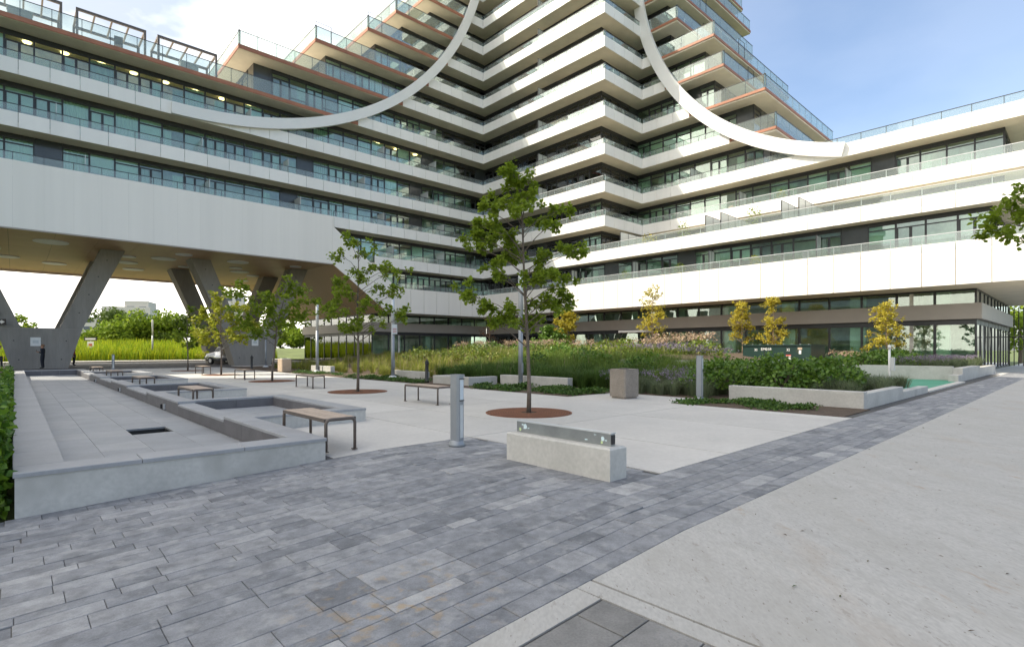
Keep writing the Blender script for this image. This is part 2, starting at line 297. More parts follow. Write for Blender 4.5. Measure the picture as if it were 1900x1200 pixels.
# ------------------------------------------------------------------ leaves, blades, trees
def leaves(P, D, Nn, size, wid=.38, name='foliage', mat=None, lobed=True):
    """leaf polygons at P along D (unit) with face normal near Nn"""
    P = np.asarray(P, float); D = np.asarray(D, float); Nn = np.asarray(Nn, float); size = np.asarray(size, float).reshape(-1,1)
    D /= np.linalg.norm(D, axis=1, keepdims=True)+1e-9
    B = np.cross(D, Nn); B /= np.linalg.norm(B, axis=1, keepdims=True)+1e-9
    Nn = np.cross(B, D)
    tip = P+D*size
    if lobed:
        a = .30; V = [P, P+D*size*.3+B*size*wid*.75-Nn*size*-.06, P+D*size*.72+B*size*wid-Nn*size*-.05, tip-Nn*size*.12,
             P+D*size*.72-B*size*wid-Nn*size*-.05, P+D*size*.3-B*size*wid*.75-Nn*size*-.06]
        k = 6; fl = [[0,3,2,1],[0,5,4,3]]
    else:
        V = [P, P+D*size*.5+B*size*wid+Nn*size*.08, tip, P+D*size*.5-B*size*wid+Nn*size*.08]; k = 4; fl = [[0,2,1],[0,3,2]]
    V = np.stack(V, 1).reshape(-1,3); n = len(P)
    Fa = (np.arange(n)[:,None,None]*k+np.array(fl)[None]).reshape(-1, len(fl[0]))
    return npmesh(name, V, Fa, mat)
def rand_dirs(n, up=0.):
    d = rng.normal(size=(n,3)); d[:,2] += up; return d/np.linalg.norm(d, axis=1, keepdims=True)
def blades(P, H, wid, lean, name, mat, droop=.5):
    P = np.asarray(P, float); n = len(P); H = np.asarray(H, float).reshape(-1,1)
    a = rng.uniform(0, 2*math.pi, n); d = np.stack([np.cos(a), np.sin(a), np.zeros(n)], 1); b = np.stack([-np.sin(a), np.cos(a), np.zeros(n)], 1)
    ln = rng.uniform(.2, 1, (n,1))*lean*H; up = np.array([[0,0,1.]]); wd = np.asarray(wid).reshape(-1,1)
    V = np.stack([P-b*wd, P+b*wd, P+up*H*.55+d*ln*.3-b*wd*.8, P+up*H*.55+d*ln*.3+b*wd*.8, P+up*H*(1-.25*droop*rng.uniform(0,1,(n,1)))+d*ln], 1).reshape(-1,3)
    base = np.arange(n)*5
    fs = np.concatenate([np.stack([base, base+1, base+3], 1), np.stack([base, base+3, base+2], 1), np.stack([base+2, base+3, base+4], 1)])
    return npmesh(name, V, fs, mat)
def tree(name, label, u, v, trunk, tips, leafmat, leafsize, per, trunk_r=.05, bark='bark', group=None, cat='tree', spread=.26, z0=.17, lobed=True, grp_rad=None, branches=True):
    """trunk: list of local points (x,y,z) in camera-facing axes; tips: local branch ends; leaves radiate from twigs round each tip"""
    t = link(name, None, None, W(u, v, z0)); tag(t, label, cat, group)
    mb = MB(); n = len(trunk)
    mb.tube(trunk, [trunk_r*(1-.85*i/(n-1)) for i in range(n)], 9)
    tw = MB(); ends = []
    tz = np.array([p[2] for p in trunk])
    for tp in tips:
        zz = max(trunk[1][2]*.9, tp[2]-.25-.30*math.hypot(tp[0], tp[1])); i = min(max(int(np.searchsorted(tz, zz)), 1), n-1)
        f = (zz-tz[i-1])/(tz[i]-tz[i-1]+1e-6); f = min(1, max(0, f)); b0 = Vector(trunk[i-1]).lerp(Vector(trunk[i]), f)
        e = Vector(tp); mid = b0.lerp(e, .5)+Vector((random.uniform(-.05,.05), random.uniform(-.05,.05), .06))
        r = trunk_r*(.28+.1*random.random())*(1-.5*i/n)
        tw.tube([b0, mid, e], [r, r*.7, r*.25], 5, cap=False)
        m = 5
        for k in range(m):
            sp = Vector((random.gauss(0,spread), random.gauss(0,spread), random.gauss(0,spread*.62))); q = e+sp
            tw.tube([mid.lerp(e, random.uniform(.3,1)), q], [r*.35, r*.12], 4, cap=False); ends.append(q)
    part('trunk', mb, M[bark], t, True)
    if branches: part('branches', tw, M[bark], t, True)
    E = np.array([tuple(e) for e in ends]); P = np.repeat(E, per, 0); n = len(P)
    D = rand_dirs(n, -.05); D[:,2] *= .75
    off = D*rng.uniform(0, .05, (n,1))+rng.normal(size=(n,3))*leafsize*.35
    Nn = rng.normal(size=(n,3))*.5+np.array([0,0,1.])
    part('crown', leaves(P+off, D, Nn, rng.uniform(.6,1.15,n)*leafsize, name='crown', mat=M[leafmat], lobed=lobed), None, t)
    return t
def pix_tips(pts, px0, Y, depth):                                   # branch ends measured in the photograph, given a depth of their own
    return [((px-px0)*Y/F, random.uniform(-depth, depth), CH+(HOR-py)*Y/F-.17) for px, py in pts]
def mound(name, label, cat, u, v, z, rx, ry, h, n, leafmat, size, group=None, wid=.42, lobed=False):
    t = thing(name, label, cat, u, v, z, 0, group)
    d = rand_dirs(n, .35); d[:,2] = np.abs(d[:,2]); rr = rng.uniform(.55, 1., (n,1))**.5
    lump = 1+.22*np.sin(d[:,:1]*5.1+u)*np.cos(d[:,1:2]*4.3+v)+.12*np.sin(d[:,:1]*11+d[:,1:2]*9)
    P = d*rr*lump*np.array([[rx, ry, h]])
    D = d*.7+rng.normal(size=(n,3))*.6; Nn = d+rng.normal(size=(n,3))*.45+np.array([0,0,.5])
    part('foliage', leaves(P, D, Nn, rng.uniform(.6,1.2,n)*size, wid, 'foliage', M[leafmat], lobed), None, t)
    st = MB()
    for k in range(7):
        a = random.uniform(0, 6.28); st.tube([(0.1*math.cos(a)*rx, .1*math.sin(a)*ry, -.02), (.55*math.cos(a)*rx, .55*math.sin(a)*ry, h*.75)], [.014, .006], 5)
    part('stems', st, M['bark'], t)
    return t

# ------------------------------------------------------------------ many alike pieces: the largest 300 as objects, the rest joined
def pieces(name, items, parent, cap=300, restname=None):
    """items: (mesh, (u,v,z) location, rotz, scale, size_m, extra) ; extra = list of (child name, mesh)"""
    def key(it):
        px, py, Y = proj(*it[1][:3])
        if Y < .5 or px < -60 or px > 1960 or py < -60 or py > 1260: return -1./max(Y, 1) if Y > 0 else -9
        return it[4]/Y
    items = sorted(items, key=key, reverse=True)
    top = [i for i in items[:cap] if key(i) > 0]; rest = items[len(top):]
    for me, loc, rz, sc, sz, extra in top:
        o = link(name, me, parent, loc, rz if isinstance(rz, tuple) else (0,0,rz), sc)
        for cn, cm in extra: link(cn, cm, o)
    buck = {}
    for me, loc, rz, sc, sz, extra in rest:
        mtx = Matrix.LocRotScale(Vector(loc), Matrix.Rotation(rz, 3, 'Z').to_quaternion() if not isinstance(rz, tuple) else __import__('mathutils').Euler(rz).to_quaternion(), Vector(sc or (1,1,1)))
        for nm, m in [(name, me)]+list(extra):
            buck.setdefault(nm, []).append((m, np.array(mtx)))
    for nm, lst in buck.items():
        V = []; Fc = []; o = 0; MI = []; mats = []
        for m, mt in lst:
            c = CACHE.get(m.name)
            if c is None:
                a = np.empty(len(m.vertices)*3); m.vertices.foreach_get('co', a); a = a.reshape(-1,3)
                c = CACHE[m.name] = (a, [tuple(p.vertices) for p in m.polygons], m.materials[0])
            if c[2] not in mats: mats.append(c[2])
            V.append(c[0] @ mt[:3,:3].T+mt[:3,3]); Fc += [tuple(i+o for i in f) for f in c[1]]; MI += [mats.index(c[2])]*len(c[1]); o += len(c[0])
        me = bpy.data.meshes.new('more_'+nm); me.from_pydata(np.concatenate(V).tolist(), [], Fc)
        for m in mats: me.materials.append(m)
        me.polygons.foreach_set('material_index', MI)
        tag(link('more_'+(nm+'es' if nm.endswith('s') else nm+'s'), me, parent), kind='stuff')
CACHE = {}
#==NEXT==
# ------------------------------------------------------------------ ground, paving, plaza
g = MB(); g.add([(-900,-900,-.06),(900,-900,-.06),(900,900,-.06),(-900,900,-.06)], [(0,1,2,3)])
struct('ground', g.mesh('ground', M['grass']), False)
V_FRONT, V_S0, V_S1 = 6.43, 2.03, 3.13
US = [-3., -.2, 3.6, 42.]
b = MB()
def sheet(mb, us, v0, v1, dz):
    n = len(us)
    mb.add([(u, vv, zg(u)+dz) for vv in (v0, v1) for u in us], [(i, i+1, n+i+1, n+i) for i in range(n-1)])
sheet(b, [-4,-.2,3.6,5.1], 1.0, V_FRONT, -.010); sheet(b, [5.1,44], V_S0, V_S1+.5, -.014)
paving = struct('paving', b.mesh('paving', M['bed']))
pv = []
PM = {}
def paver_mesh(l, wd, mat, th=.06):
    k = (round(l,3), round(wd,3), mat)
    if k not in PM: PM[k] = MB().cbox(-l/2, l/2, -wd/2, wd/2, -th, 0, .0028).mesh('paver', M[mat])
    return PM[k]
v = V_S0; ri = 0; WID = [.155, .205, .155, .115, .205, .155, .205, .115]
while v < V_FRONT-.03:
    wd = WID[ri % 8]; ri += 1
    if abs(v+wd-V_S1) < .12: wd = V_S1-v
    if v+wd > V_FRONT-.06: wd = V_FRONT-v
    lim = 43. if v+wd <= V_S1+.01 else 5.08
    u = -3.2-random.random()*.4
    while u < lim-.05:
        l = random.choice([.24,.32,.40,.48,.60,.48]); l = min(l, lim-u)
        if l < .08: break
        uc, vc = u+l/2, v+wd/2
        sl_ = -math.atan(.17/3.8) if -.2 < uc < 3.6 else 0
        pv.append((paver_mesh(l-.003, wd-.005, 'paver'), (uc, vc, zg(uc)+random.uniform(-.0015,.0015)), (random.uniform(-.003,.003), sl_+random.uniform(-.003,.003), 0), None, math.sqrt(l*wd), []))
        u += l
    v += wd
pieces('paver', pv, paving)
pv = []
for i, vv in enumerate(np.arange(1.835, -.4, -.30)):
    u = 2.39-(.22 if i % 2 else 0)
    first = True
    while u > -1.6:
        l = .22 if (first and i % 2 == 0) else .44
        u2 = u if not (first and i % 2) else 2.39
        uc = u2-l/2
        pv.append((paver_mesh(l-.008, .292, 'paver2'), (uc, vv-.15, zg(uc)), (0, -math.atan(.17/3.8), 0), None, .4, [])); u = u2-l; first = False
bp_ = struct('corner_paving', (lambda m: (sheet(m, [-3,-.2,2.4], -.6, 1.84, -.02), m)[1])(MB()).mesh('corner_paving', M['bed']))
pieces('paver', pv, bp_, 80)
# pavement (sidewalk) of long cast slabs and its kerb bands
def slabmesh(mb, u0, u1, v0, v1, th=.1, gap=.006):
    us = [u0+gap]+[x for x in (-.2, 3.6) if u0 < x < u1]+[u1-gap]; n = len(us)
    vs = [(u, vv, zg(u)+dz) for dz in (-th, 0) for vv in (v0+gap, v1-gap) for u in us]
    q = lambda d, s_, i: d*2*n+s_*n+i
    fs = []
    for i in range(n-1):
        fs += [(q(1,0,i),q(1,0,i+1),q(1,1,i+1),q(1,1,i)), (q(0,0,i),q(0,0,i+1),q(1,0,i+1),q(1,0,i)), (q(0,1,i+1),q(0,1,i),q(1,1,i),q(1,1,i+1))]
    fs += [(q(0,1,0),q(0,0,0),q(1,0,0),q(1,1,0)), (q(0,0,n-1),q(0,1,n-1),q(1,1,n-1),q(1,0,n-1))]
    return mb.add(vs, fs)
b = MB(); sheet(b, [2.4,3.6,60], -14, V_S0, -.03)
side = struct('pavement', b.mesh('pavement', M['bed']))
edges = [2.535, 10.1, 17.6, 25.2, 32.8, 40.4, 48, 56]
for a, c in zip(edges[:-1], edges[1:]):
    for v0, v1 in ((-13.9, -6.6), (-6.6, V_S0)):
        part('concrete_slab', slabmesh(MB(), a, c, v0, v1, gap=.004), M['walk'], side)
part('edging_strip', slabmesh(MB(), 2.395, 2.525, -6.6, V_S0, gap=.004), M['walk'], side)
for a, c in ((-3.5,-1.2),(-1.2,.6),(.6,2.395)):
    part('edging_strip', slabmesh(MB(), a, c, 1.845, V_S0, gap=.004), M['walk'], side)
# plaza slabs
b = MB(); b.add([(5.1,V_S1,.14),(14,V_S1,.14),(14,46,.14),(5.1,46,.14)], [(0,1,2,3)]); b.add([(2.8,V_FRONT,.14),(5.1,V_FRONT,.14),(5.1,46,.14),(2.8,46,.14)], [(0,1,2,3)])
plaza = struct('plaza', b.mesh('plaza', M['bed']))
ul = [2.83, 5.1, 6.70, 9.22, 11.45]; vl = [V_S1, V_FRONT, 10.2, 14.05, 17.9, 21.75, 25.6, 29.45, 33.3, 37.15, 41, 45]
for j in range(len(vl)-1):
    for i in range(4):
        if j == 0 and i == 0: continue
        part('concrete_slab', slabmesh(MB(), ul[i], ul[i+1], vl[j], vl[j+1], gap=.010), M['slab'], plaza)
part('concrete_slab', slabmesh(MB(), 11.45, 11.95, V_S1, 7.05, gap=.005), M['slab'], plaza)
part('concrete_slab', slabmesh(MB(), 11.45, 13.6, 7.05, 10.0, gap=.005), M['slab'], plaza)
# road under and beyond the bridge
b = MB(); b.box(-60, 26, 45.02, 66, -.05, .12)
struct('road', b.mesh('road', M['asphalt']))
b = MB(); b.box(-90, 26, 70, 74, -.05, .27); struct('far_pavement', b.mesh('far_pavement', M['slab']))
b = MB(); b.box(-60, 26, 66.02, 69.98, -.05, .13); struct('lane', b.mesh('lane', M['asphalt']))
b = MB(); b.box(13.3, 62, 45, 49, -.04, .155); struct('building_apron', b.mesh('building_apron', M['slab']))
b = MB(); b.box(38.3, 75, -3, 4.4, -.04, .16); b.box(38.3, 42, 4.42, 48.9, -.04, .16); struct('entrance_paving', b.mesh('entrance_paving', M['slab']))

# ------------------------------------------------------------------ the apartment building
V0, U0, V1, U1 = 45.85, 38.19, 29.09, 44.02
ZB = [5.10, 9.37, 12.43, 15.46, 18.80, 22.14, 25.39, 28.30, 31.29, 34.21, 37.15, 40.1, 43.05, 46.0]
UL = [26.2, 21., -12, -12, -12, -12, 13.0, 19.2, 24.2, 27.2, 30.6, 33.3, 35.5, 36.5]
VR = [2., 2., 2., 2., 16.77, 17.6, 21.04, 21.9, 25.4, 25.7, 26., 26.9, 27.4, 27.8]
BACK, RU, REC = 70., 61., 1.6
bld = thing('apartment_building', 'white stepped apartment building with long balcony bands, left wing raised on V columns', 'building', 30, 45)
OFF[bld.name] = Matrix.Translation((-30, -45, 0))
for k in range(14):
    zb = ZB[k]; z0 = zb+.02; z1 = 7.05 if k == 0 else zb+.34
    if k < 2: poly = [(UL[k],BACK),(UL[k],V0+.09),(U0+.09,V0+.09),(U0+.09,VR[k]+.09),(RU,VR[k]+.09),(RU,BACK)]
    else: poly = [(UL[k]+.06,BACK),(UL[k]+.06,V0+.09),(U0+.09,V0+.09),(U0+.09,V1+.09),(U1+.09,V1+.09),(U1+.09,VR[k]+.06),(RU,VR[k]+.06),(RU,BACK)]
    part('floor_slab', MB().prism(poly, z0, z1), M['soffit'], bld)
    if k < 13:                                                       # set-back inner walls of the storey above this slab
        n = k+1; zc = ZB[n]+.02; r = 3.2; ve = 9 if n < 4 else 0
        if n == 1: p = [(UL[0]+r,BACK-.5),(UL[0]+r,V0+r),(U0+r-.6,V0+r),(U0+r-.6,VR[n]+r),(RU-.5,VR[n]+r),(RU-.5,BACK-.5)]
        else: p = [(UL[n]+r,BACK-.5),(UL[n]+r,V0+r),(U0+r,V0+r),(U0+r,V1+r),(U1+r,V1+r),(U1+r,VR[n]+r),(RU-.5,VR[n]+r),(RU-.5,BACK-.5)]
        part('inner_wall', MB().prism(p, z1, zc), M['inner'], bld)
# windows: frame with a pane and sometimes a curtain
WN, HN = 1.45, 2.6
def wframe(kind):
    b = MB(); x0, x1 = 0, WN
    if kind == 'solid':
        return b.box(.012, WN-.012, .0, .06, 0, HN).mesh('window_spandrel', M['spandrel'])
    b.box(0, .05, -.03, .07, 0, HN); b.box(WN-.05, WN, -.03, .07, 0, HN); b.box(.05, WN-.05, -.02, .06, 0, .09); b.box(.05, WN-.05, -.02, .06, HN-.30, HN)
    if kind in ('fixed', 'slide'): b.box(.05, WN-.05, -.02, .06, 1.98, 2.05)
    if kind == 'slide': b.box(.66, .80, -.04, .05, .09, 1.98); b.box(.05, .12, -.02, .05, .09, 1.98)
    if kind == 'low': b.box(.05, WN-.05, -.02, .06, .85, .92)
    return b.mesh('window_'+kind, M['frame'])
WF = {k: wframe(k) for k in ('solid','fixed','slide','low','tall')}
PANE = MB().box(.05, WN-.05, .015, .03, .09, HN-.30).mesh('pane', M['pane'])
def curtain_mesh(x0, x1, z0, z1, y=.16, amp=.035):
    n = 22; b = MB(); vs = []
    for zz in (z0, z1):
        for i in range(n+1): vs.append((x0+(x1-x0)*i/n, y+amp*math.sin(i*1.9)+amp*.5*math.sin(i*.8), zz))
    return b.add(vs, [(i, i+1, n+2+i, n+1+i) for i in range(n)]).mesh('curtain', M['curtain'])
CURT = [curtain_mesh(.06, WN-.06, .1, HN-.32), curtain_mesh(.06, .62, .1, 1.97), curtain_mesh(.7, WN-.06, .1, 1.97),
        MB().box(.06, WN-.06, .09, .10, 1.1, 2.28).mesh('blind', M['curtain'])]
win = []
def face(ax, cst, a0, a1, z0, z1, p_solid=.08, p_curt=.72, tall=False):
    Ln = a1-a0; n = max(1, round(Ln/WN)); wd = Ln/n; h = z1-z0; seq = None
    for i in range(n):
        r = random.random(); kind = 'solid' if r < p_solid else ('tall' if tall else random.choice(['fixed','fixed','slide','slide','low']))
        ex = []
        if kind != 'solid':
            ex.append(('pane', PANE))
            if random.random() < p_curt: ex.append(('curtain', random.choice(CURT)))
        if ax == 'V': loc = (a0+i*wd, cst, z0); rz = 0.
        else: loc = (cst, a1-i*wd, z0); rz = -math.pi/2
        win.append((WF[kind], loc, rz, (wd/WN, 1, h/HN), math.sqrt(wd*h), ex))
for k in range(0, 13):
    n = k+1; z0 = (7.05 if k == 0 else ZB[k]+.34); z1 = ZB[n]+.02
    rl = 1.6; ru_ = 1.1 if k == 0 else 1.6
    ul_ = 26.4 if k == 0 else (21.5 if k == 1 else UL[n]+(1.6 if n > 5 else 0))
    face('V', V0+rl, ul_, U0+ru_, z0, z1)
    if k == 0: face('U', U0+ru_, VR[0]+1.6, V0+rl, z0, z1)
    else:
        face('U', U0+1.6, V1+1.6, V0+1.6, z0, z1); face('V', V1+1.6, U0+1.6, U1+1.6, z0, z1)
        face('U', U1+1.6, VR[n]+1.6, V1+1.6, z0, z1)
    if n > 5: face('U', UL[n]+1.6, V0+1.6, V0+18, z0, z1, .15, .3)
    if k >= 2: face('V', VR[n]+1.6, U1+1.6, RU-1, z0, z1, .3, .3)
    if k == 0: face('V', VR[0]+1.6, U0+1.1, RU-1, z0, z1, .3, .3)
# ground floor glazing in two tiers with a taupe band between
M['band'] = pm('taupe_band', (.35,.315,.285), .5, .05, 1.)
GV, GU, GR, GL = 49., 41.4, 4.5, 26.3
for ax, cst, a0, a1 in (('V',GV,GL,GU),('U',GU,GR,GV),('U',GL,GV,66.),('V',GR,GU,RU-1)):
    n = max(1, round((a1-a0)/1.9)); wd = (a1-a0)/n
    for i in range(n):
        if ax == 'V': loc = lambda z: (a0+i*wd, cst, z); rz = 0.
        else: loc = lambda z: (cst, a1-i*wd, z); rz = -math.pi/2
        win.append((WF['tall'], loc(.16), rz, (wd/WN, 1, 3.2/HN), 2.4, [('pane', PANE)]))
        win.append((WF['tall'], loc(4.20), rz, (wd/WN, 1, .9/HN), 1.2, [('pane', PANE)]))
    bb = MB()
    if ax == 'V': bb.box(a0-.28 if ax == 'V' and cst == GV else a0-.0, a1-.33 if cst == GV else a1, cst-.28, cst-.06, 3.31, 4.24)
    else: bb.box(cst-.28, cst-.06, a0-.28 if cst == GU else a0+.0, a1-.3 if cst == GU else a1, 3.31, 4.24)
    part('spandrel_band', bb, M['band'], bld)
    cw = MB()
    if ax == 'V': cw.box(a0, a1, cst+3.0, cst+3.2, .16, 5.1)
    else: cw.box(cst+3.0, cst+3.2, a0, a1, .16, 5.1)
    part('inner_wall', cw, M['inner'], bld)
pieces('window', win, bld)
for vv in (6.2, 10.6, 15., 19.4, 23.8, 28.2, 32.6, 37., 41.4):
    part('interior_column', MB().box(GU+.25, GU+.75, vv-.45, vv+.45, .16, 5.1), M['curtain'], bld)
for uu in (29.5, 33.2, 36.8):
    part('interior_column', MB().box(uu-.3, uu+.3, GV+.3, GV+.9, .16, 5.1), M['curtain'], bld)
part('entrance_canopy', MB().box(GU-1.6, GU-.3, 26.0, 28.8, 3.02, 3.2), M['white'], bld)
# balcony fronts: white panels, copper edges, glass, rails
fas = []; glz = []; copp = []
PAN = MB().box(.014, 1.5-.014, -.03, .03, 0, .95).mesh('fascia_panel', M['white'])
PANB = MB().box(.018, 1.5-.018, -.03, .03, 0, 2.4).mesh('fascia_panel_tall', M['white_big'])
GLP = MB().box(.01, 1.49, -.006, .006, 0, .52).mesh('balustrade_glass', M['rail_glass'])
GLT = MB().box(.01, 1.49, -.006, .006, 0, 1.12).mesh('balustrade_glass_tall', M['rail_glass'])
def rail(ax, cst, a0, a1, z0, h, n, mat, name='handrail'):
    b = MB(); dirn = 1
    if ax == 'V': b.box(a0, a1, cst-.02, cst+.02, z0+h, z0+h+.04)
    else: b.box(cst-.02, cst+.02, a0, a1, z0+h, z0+h+.04)
    for i in range(n+1):
        a = a0+(a1-a0)*i/n; a = min(max(a, a0+.02), a1-.02)
        if ax == 'V': b.box(a-.018, a+.018, cst+.012, cst+.05, z0-.1, z0+h)
        else: b.box(cst+.012, cst+.05, a-.018, a+.018, z0-.1, z0+h)
    part(name, b, mat, bld)
def edge(ax, cst, a0, a1, z, style, railmat='frame', tall=False, ch=.30):
    if a1-a0 < .2: return
    n = max(1, round((a1-a0)/1.5)); wd = (a1-a0)/n
    def put(lst, me, zz, off, sz):
        for i in range(n):
            if ax == 'V': loc = (a0+i*wd, cst+off, zz); rz = 0.
            else: loc = (cst+off, a1-i*wd, zz); rz = -math.pi/2
            lst.append((me, loc, rz, (wd/1.5, 1, 1), sz, []))
    if style == 'white':
        put(fas, PANB if tall else PAN, z, .03, 1.9 if tall else 1.2); top = z+(2.4 if tall else .95)
        put(glz, GLP, top, .10, .88); rail(ax, cst+.10, a0, a1, top, .5, n, M[railmat])
    else:
        bb = MB()
        if ax == 'V': bb.box(a0, a1, cst, cst+.055, z+.35-ch, z+.36)
        else: bb.box(cst, cst+.055, a0, a1, z+.35-ch, z+.36)
        part('copper_edge', bb, M['copper'], bld)
        put(glz, GLT, z+.36, .10, 1.3); rail(ax, cst+.10, a0, a1, z+.36, 1.1, n, M['frame'])
RLC, RLR = (8.42, 49.25), 30.45
RRC, RRR = (6.75, 38.2), 23.4
def uring(z): return RLC[0]+math.sqrt(max(0, RLR**2-(RLC[1]-z)**2))
def vring(z): return RRC[0]+math.sqrt(max(0, RRR**2-(RRC[1]-z)**2))
for k in range(13):
    z = ZB[k]
    if k >= 5:
        ur = max(UL[k], min(U0, uring(z+.5))); edge('V', V0, UL[k], ur, z, 'copper'); edge('V', V0, ur, U0, z, 'white')
    elif k == 0: edge('V', V0, 27.3, U0, z, 'white', tall=True)
    else: edge('V', V0, {1: 24.9, 2: 20.9}.get(k, -12), U0, z, 'white')
    if k < 2: edge('U', U0, VR[k], V0-.0, z, 'white', 'steel_lt', tall=(k == 0))
    else:
        edge('U', U0, V1, V0, z, 'white', 'steel_lt' if k in (2,3) else 'frame'); edge('V', V1, U0, U1, z, 'white')
        if k < 4: edge('U', U1, VR[k], V1, z, 'white', 'steel_lt' if k == 2 else 'frame')
        else:
            vr = max(VR[k], min(V1, vring(z+.5))); edge('U', U1, VR[k], vr, z, 'copper', ch=.2); edge('U', U1, vr, V1, z, 'white')
    if k >= 6: edge('U', UL[k], V0, V0+17, z, 'copper')
    if k >= 4: edge('V', VR[k], U1, RU, z, 'copper', ch=.2)
pieces('fascia_panel', fas, bld); pieces('balustrade_panel', glz, bld)
# raised left wing: big white cladding, its chamfer, the bronze soffit
SPM = MB().box(.004, .996, .004, .996, 9.17, 9.199).mesh('soffit_panel', M['gold'])
cl = []
n = 22; wd = (20.75+12)/n
CLP = MB().box(.001, 1-.001, -.03, .05, 9.15, 13.38).mesh('cladding_panel', M['white_big'])
for i in range(n): cl.append((CLP, (-12+i*wd, V0+.03, 0), 0., (wd, 1, 1), 2.4, []))
pieces('cladding_panel', cl, bld)
gl2 = []; n = 22
for i in range(n): gl2.append((GLP, (-12+i*wd, V0+.1, 13.38), 0., (wd/1.5, 1, 1), .88, []))
pieces('balustrade_panel', gl2, bld); rail('V', V0+.1, -12, 20.75, 13.38, .5, 22, M['frame'])
part('chamfer_cladding', MB().prism_v([(20.76,9.15),(26.25,5.10),(27.29,5.10),(27.29,7.5),(20.88,12.43),(20.88,13.38),(20.76,13.38)], V0-.0, V0+.08), M['white_big'], bld)
part('bridge_soffit', MB().box(-12, 20.7, V0+.09, BACK, 9.20, 9.30), M['wall'], bld)
sp = []
for i in range(14):
    for j in range(9):
        du, dv = 32.7/14, (BACK-V0-.1)/9
        sp.append((SPM, (-12+i*du, V0+.09+j*dv, 0), 0., (du, dv, 1), 2.4, []))
pieces('soffit_panel', sp, bld)
part('bridge_core', MB().box(-11.9, 20.6, V0+.2, BACK-.1, 9.32, 12.4), M['wall'], bld)
part('chamfer_soffit', MB().prism_v([(20.71,9.17),(26.2,5.12),(26.4,5.3),(20.95,9.35)], V0+.09, BACK), M['gold'], bld)
part('soffit_trim', MB().box(-12, 20.72, BACK, BACK+.12, 8.95, 12.8), M['soffit'], bld)
part('soffit_trim', MB().prism_v([(20.73,8.95),(26.3,4.9),(26.3,9.3),(20.73,12.8)], BACK, BACK+.12), M['soffit'], bld)
part('edge_flashing', MB().box(-12, 20.7, V0-.0, V0+.075, 9.06, 9.14), M['band'], bld)
for u, v, r in ((-3.2,53,.85),(-1.6,55.8,.85),(-4.5,57,.55),(-.5,60.5,.85),(2.6,62.5,.85),(-2.5,63.5,.55),(1.9,50.2,1.0),(6.8,53.8,.6),(7.2,57.5,.85),(8.3,62,.85),(10.0,49.6,.6),(9.2,53,.9),(11.5,57,.5),(12.2,62,.85),(14.3,50.6,.85),(15.2,54.4,.55),(16.2,56.8,.85),(14.2,62.5,.7),(18.1,59,.6),(19.0,49.8,.5),(18.5,64,.7)):
    part('soffit_light', MB().lathe([(r, 9.10),(r, 9.169)], 20, (u, v)), M['sign'], bld)
for uc in (-13.0, 1.37, 15.75):                                      # V-shaped concrete supports, two rows
    for v0, v1 in ((51.2, 53.0), (59.0, 60.8)):
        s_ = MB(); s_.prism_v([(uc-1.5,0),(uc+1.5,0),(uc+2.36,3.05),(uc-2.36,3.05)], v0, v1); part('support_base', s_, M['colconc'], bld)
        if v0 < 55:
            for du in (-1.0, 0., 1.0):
                for zz in (.75, 2.1): part('tie_hole', MB().box(uc+du*(1+.2*zz)-.035, uc+du*(1+.2*zz)+.035, v0-.004, v0+.02, zz, zz+.07), M['black'], bld)  # flat black plates stand in for shade inside recessed tie holes
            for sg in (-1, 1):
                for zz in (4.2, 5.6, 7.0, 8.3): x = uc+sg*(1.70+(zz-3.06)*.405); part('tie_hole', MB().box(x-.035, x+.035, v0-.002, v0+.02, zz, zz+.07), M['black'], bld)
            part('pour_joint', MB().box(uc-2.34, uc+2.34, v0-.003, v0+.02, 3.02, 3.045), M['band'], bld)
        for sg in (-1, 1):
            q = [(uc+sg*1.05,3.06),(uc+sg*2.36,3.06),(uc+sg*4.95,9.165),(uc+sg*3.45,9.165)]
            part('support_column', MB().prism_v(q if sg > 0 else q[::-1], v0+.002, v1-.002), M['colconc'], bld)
# the two steel arches standing in the facade planes
def arch(plane, c, R, wdt, a0, a1, dep, n=72):
    vs = []; fs = []
    for i in range(n+1):
        a = a0+(a1-a0)*i/n
        for r, d in ((R,0),(R-wdt,0),(R-wdt,dep),(R,dep)):
            x = c[0]+r*math.cos(a); z = c[1]+r*math.sin(a)
            vs.append((x, plane[1]+d, z) if plane[0] == 'V' else (plane[1]+d, x, z))
    for i in range(n):
        for j in range(4): fs.append((i*4+j, i*4+(j+1)%4, i*4+4+(j+1)%4, i*4+4+j))
    fs += [(3,2,1,0), tuple(n*4+j for j in range(4))]
    part('steel_arch', MB().add(vs, fs), M['ring'], bld)
arch(('V', V0-.30), RLC, RLR+.02, .86, -math.pi/2, .05, .34)
arch(('U', U1-.30), RRC, RRR+.02, 1.02, -math.acos(5.4/RRR), .05, .34)
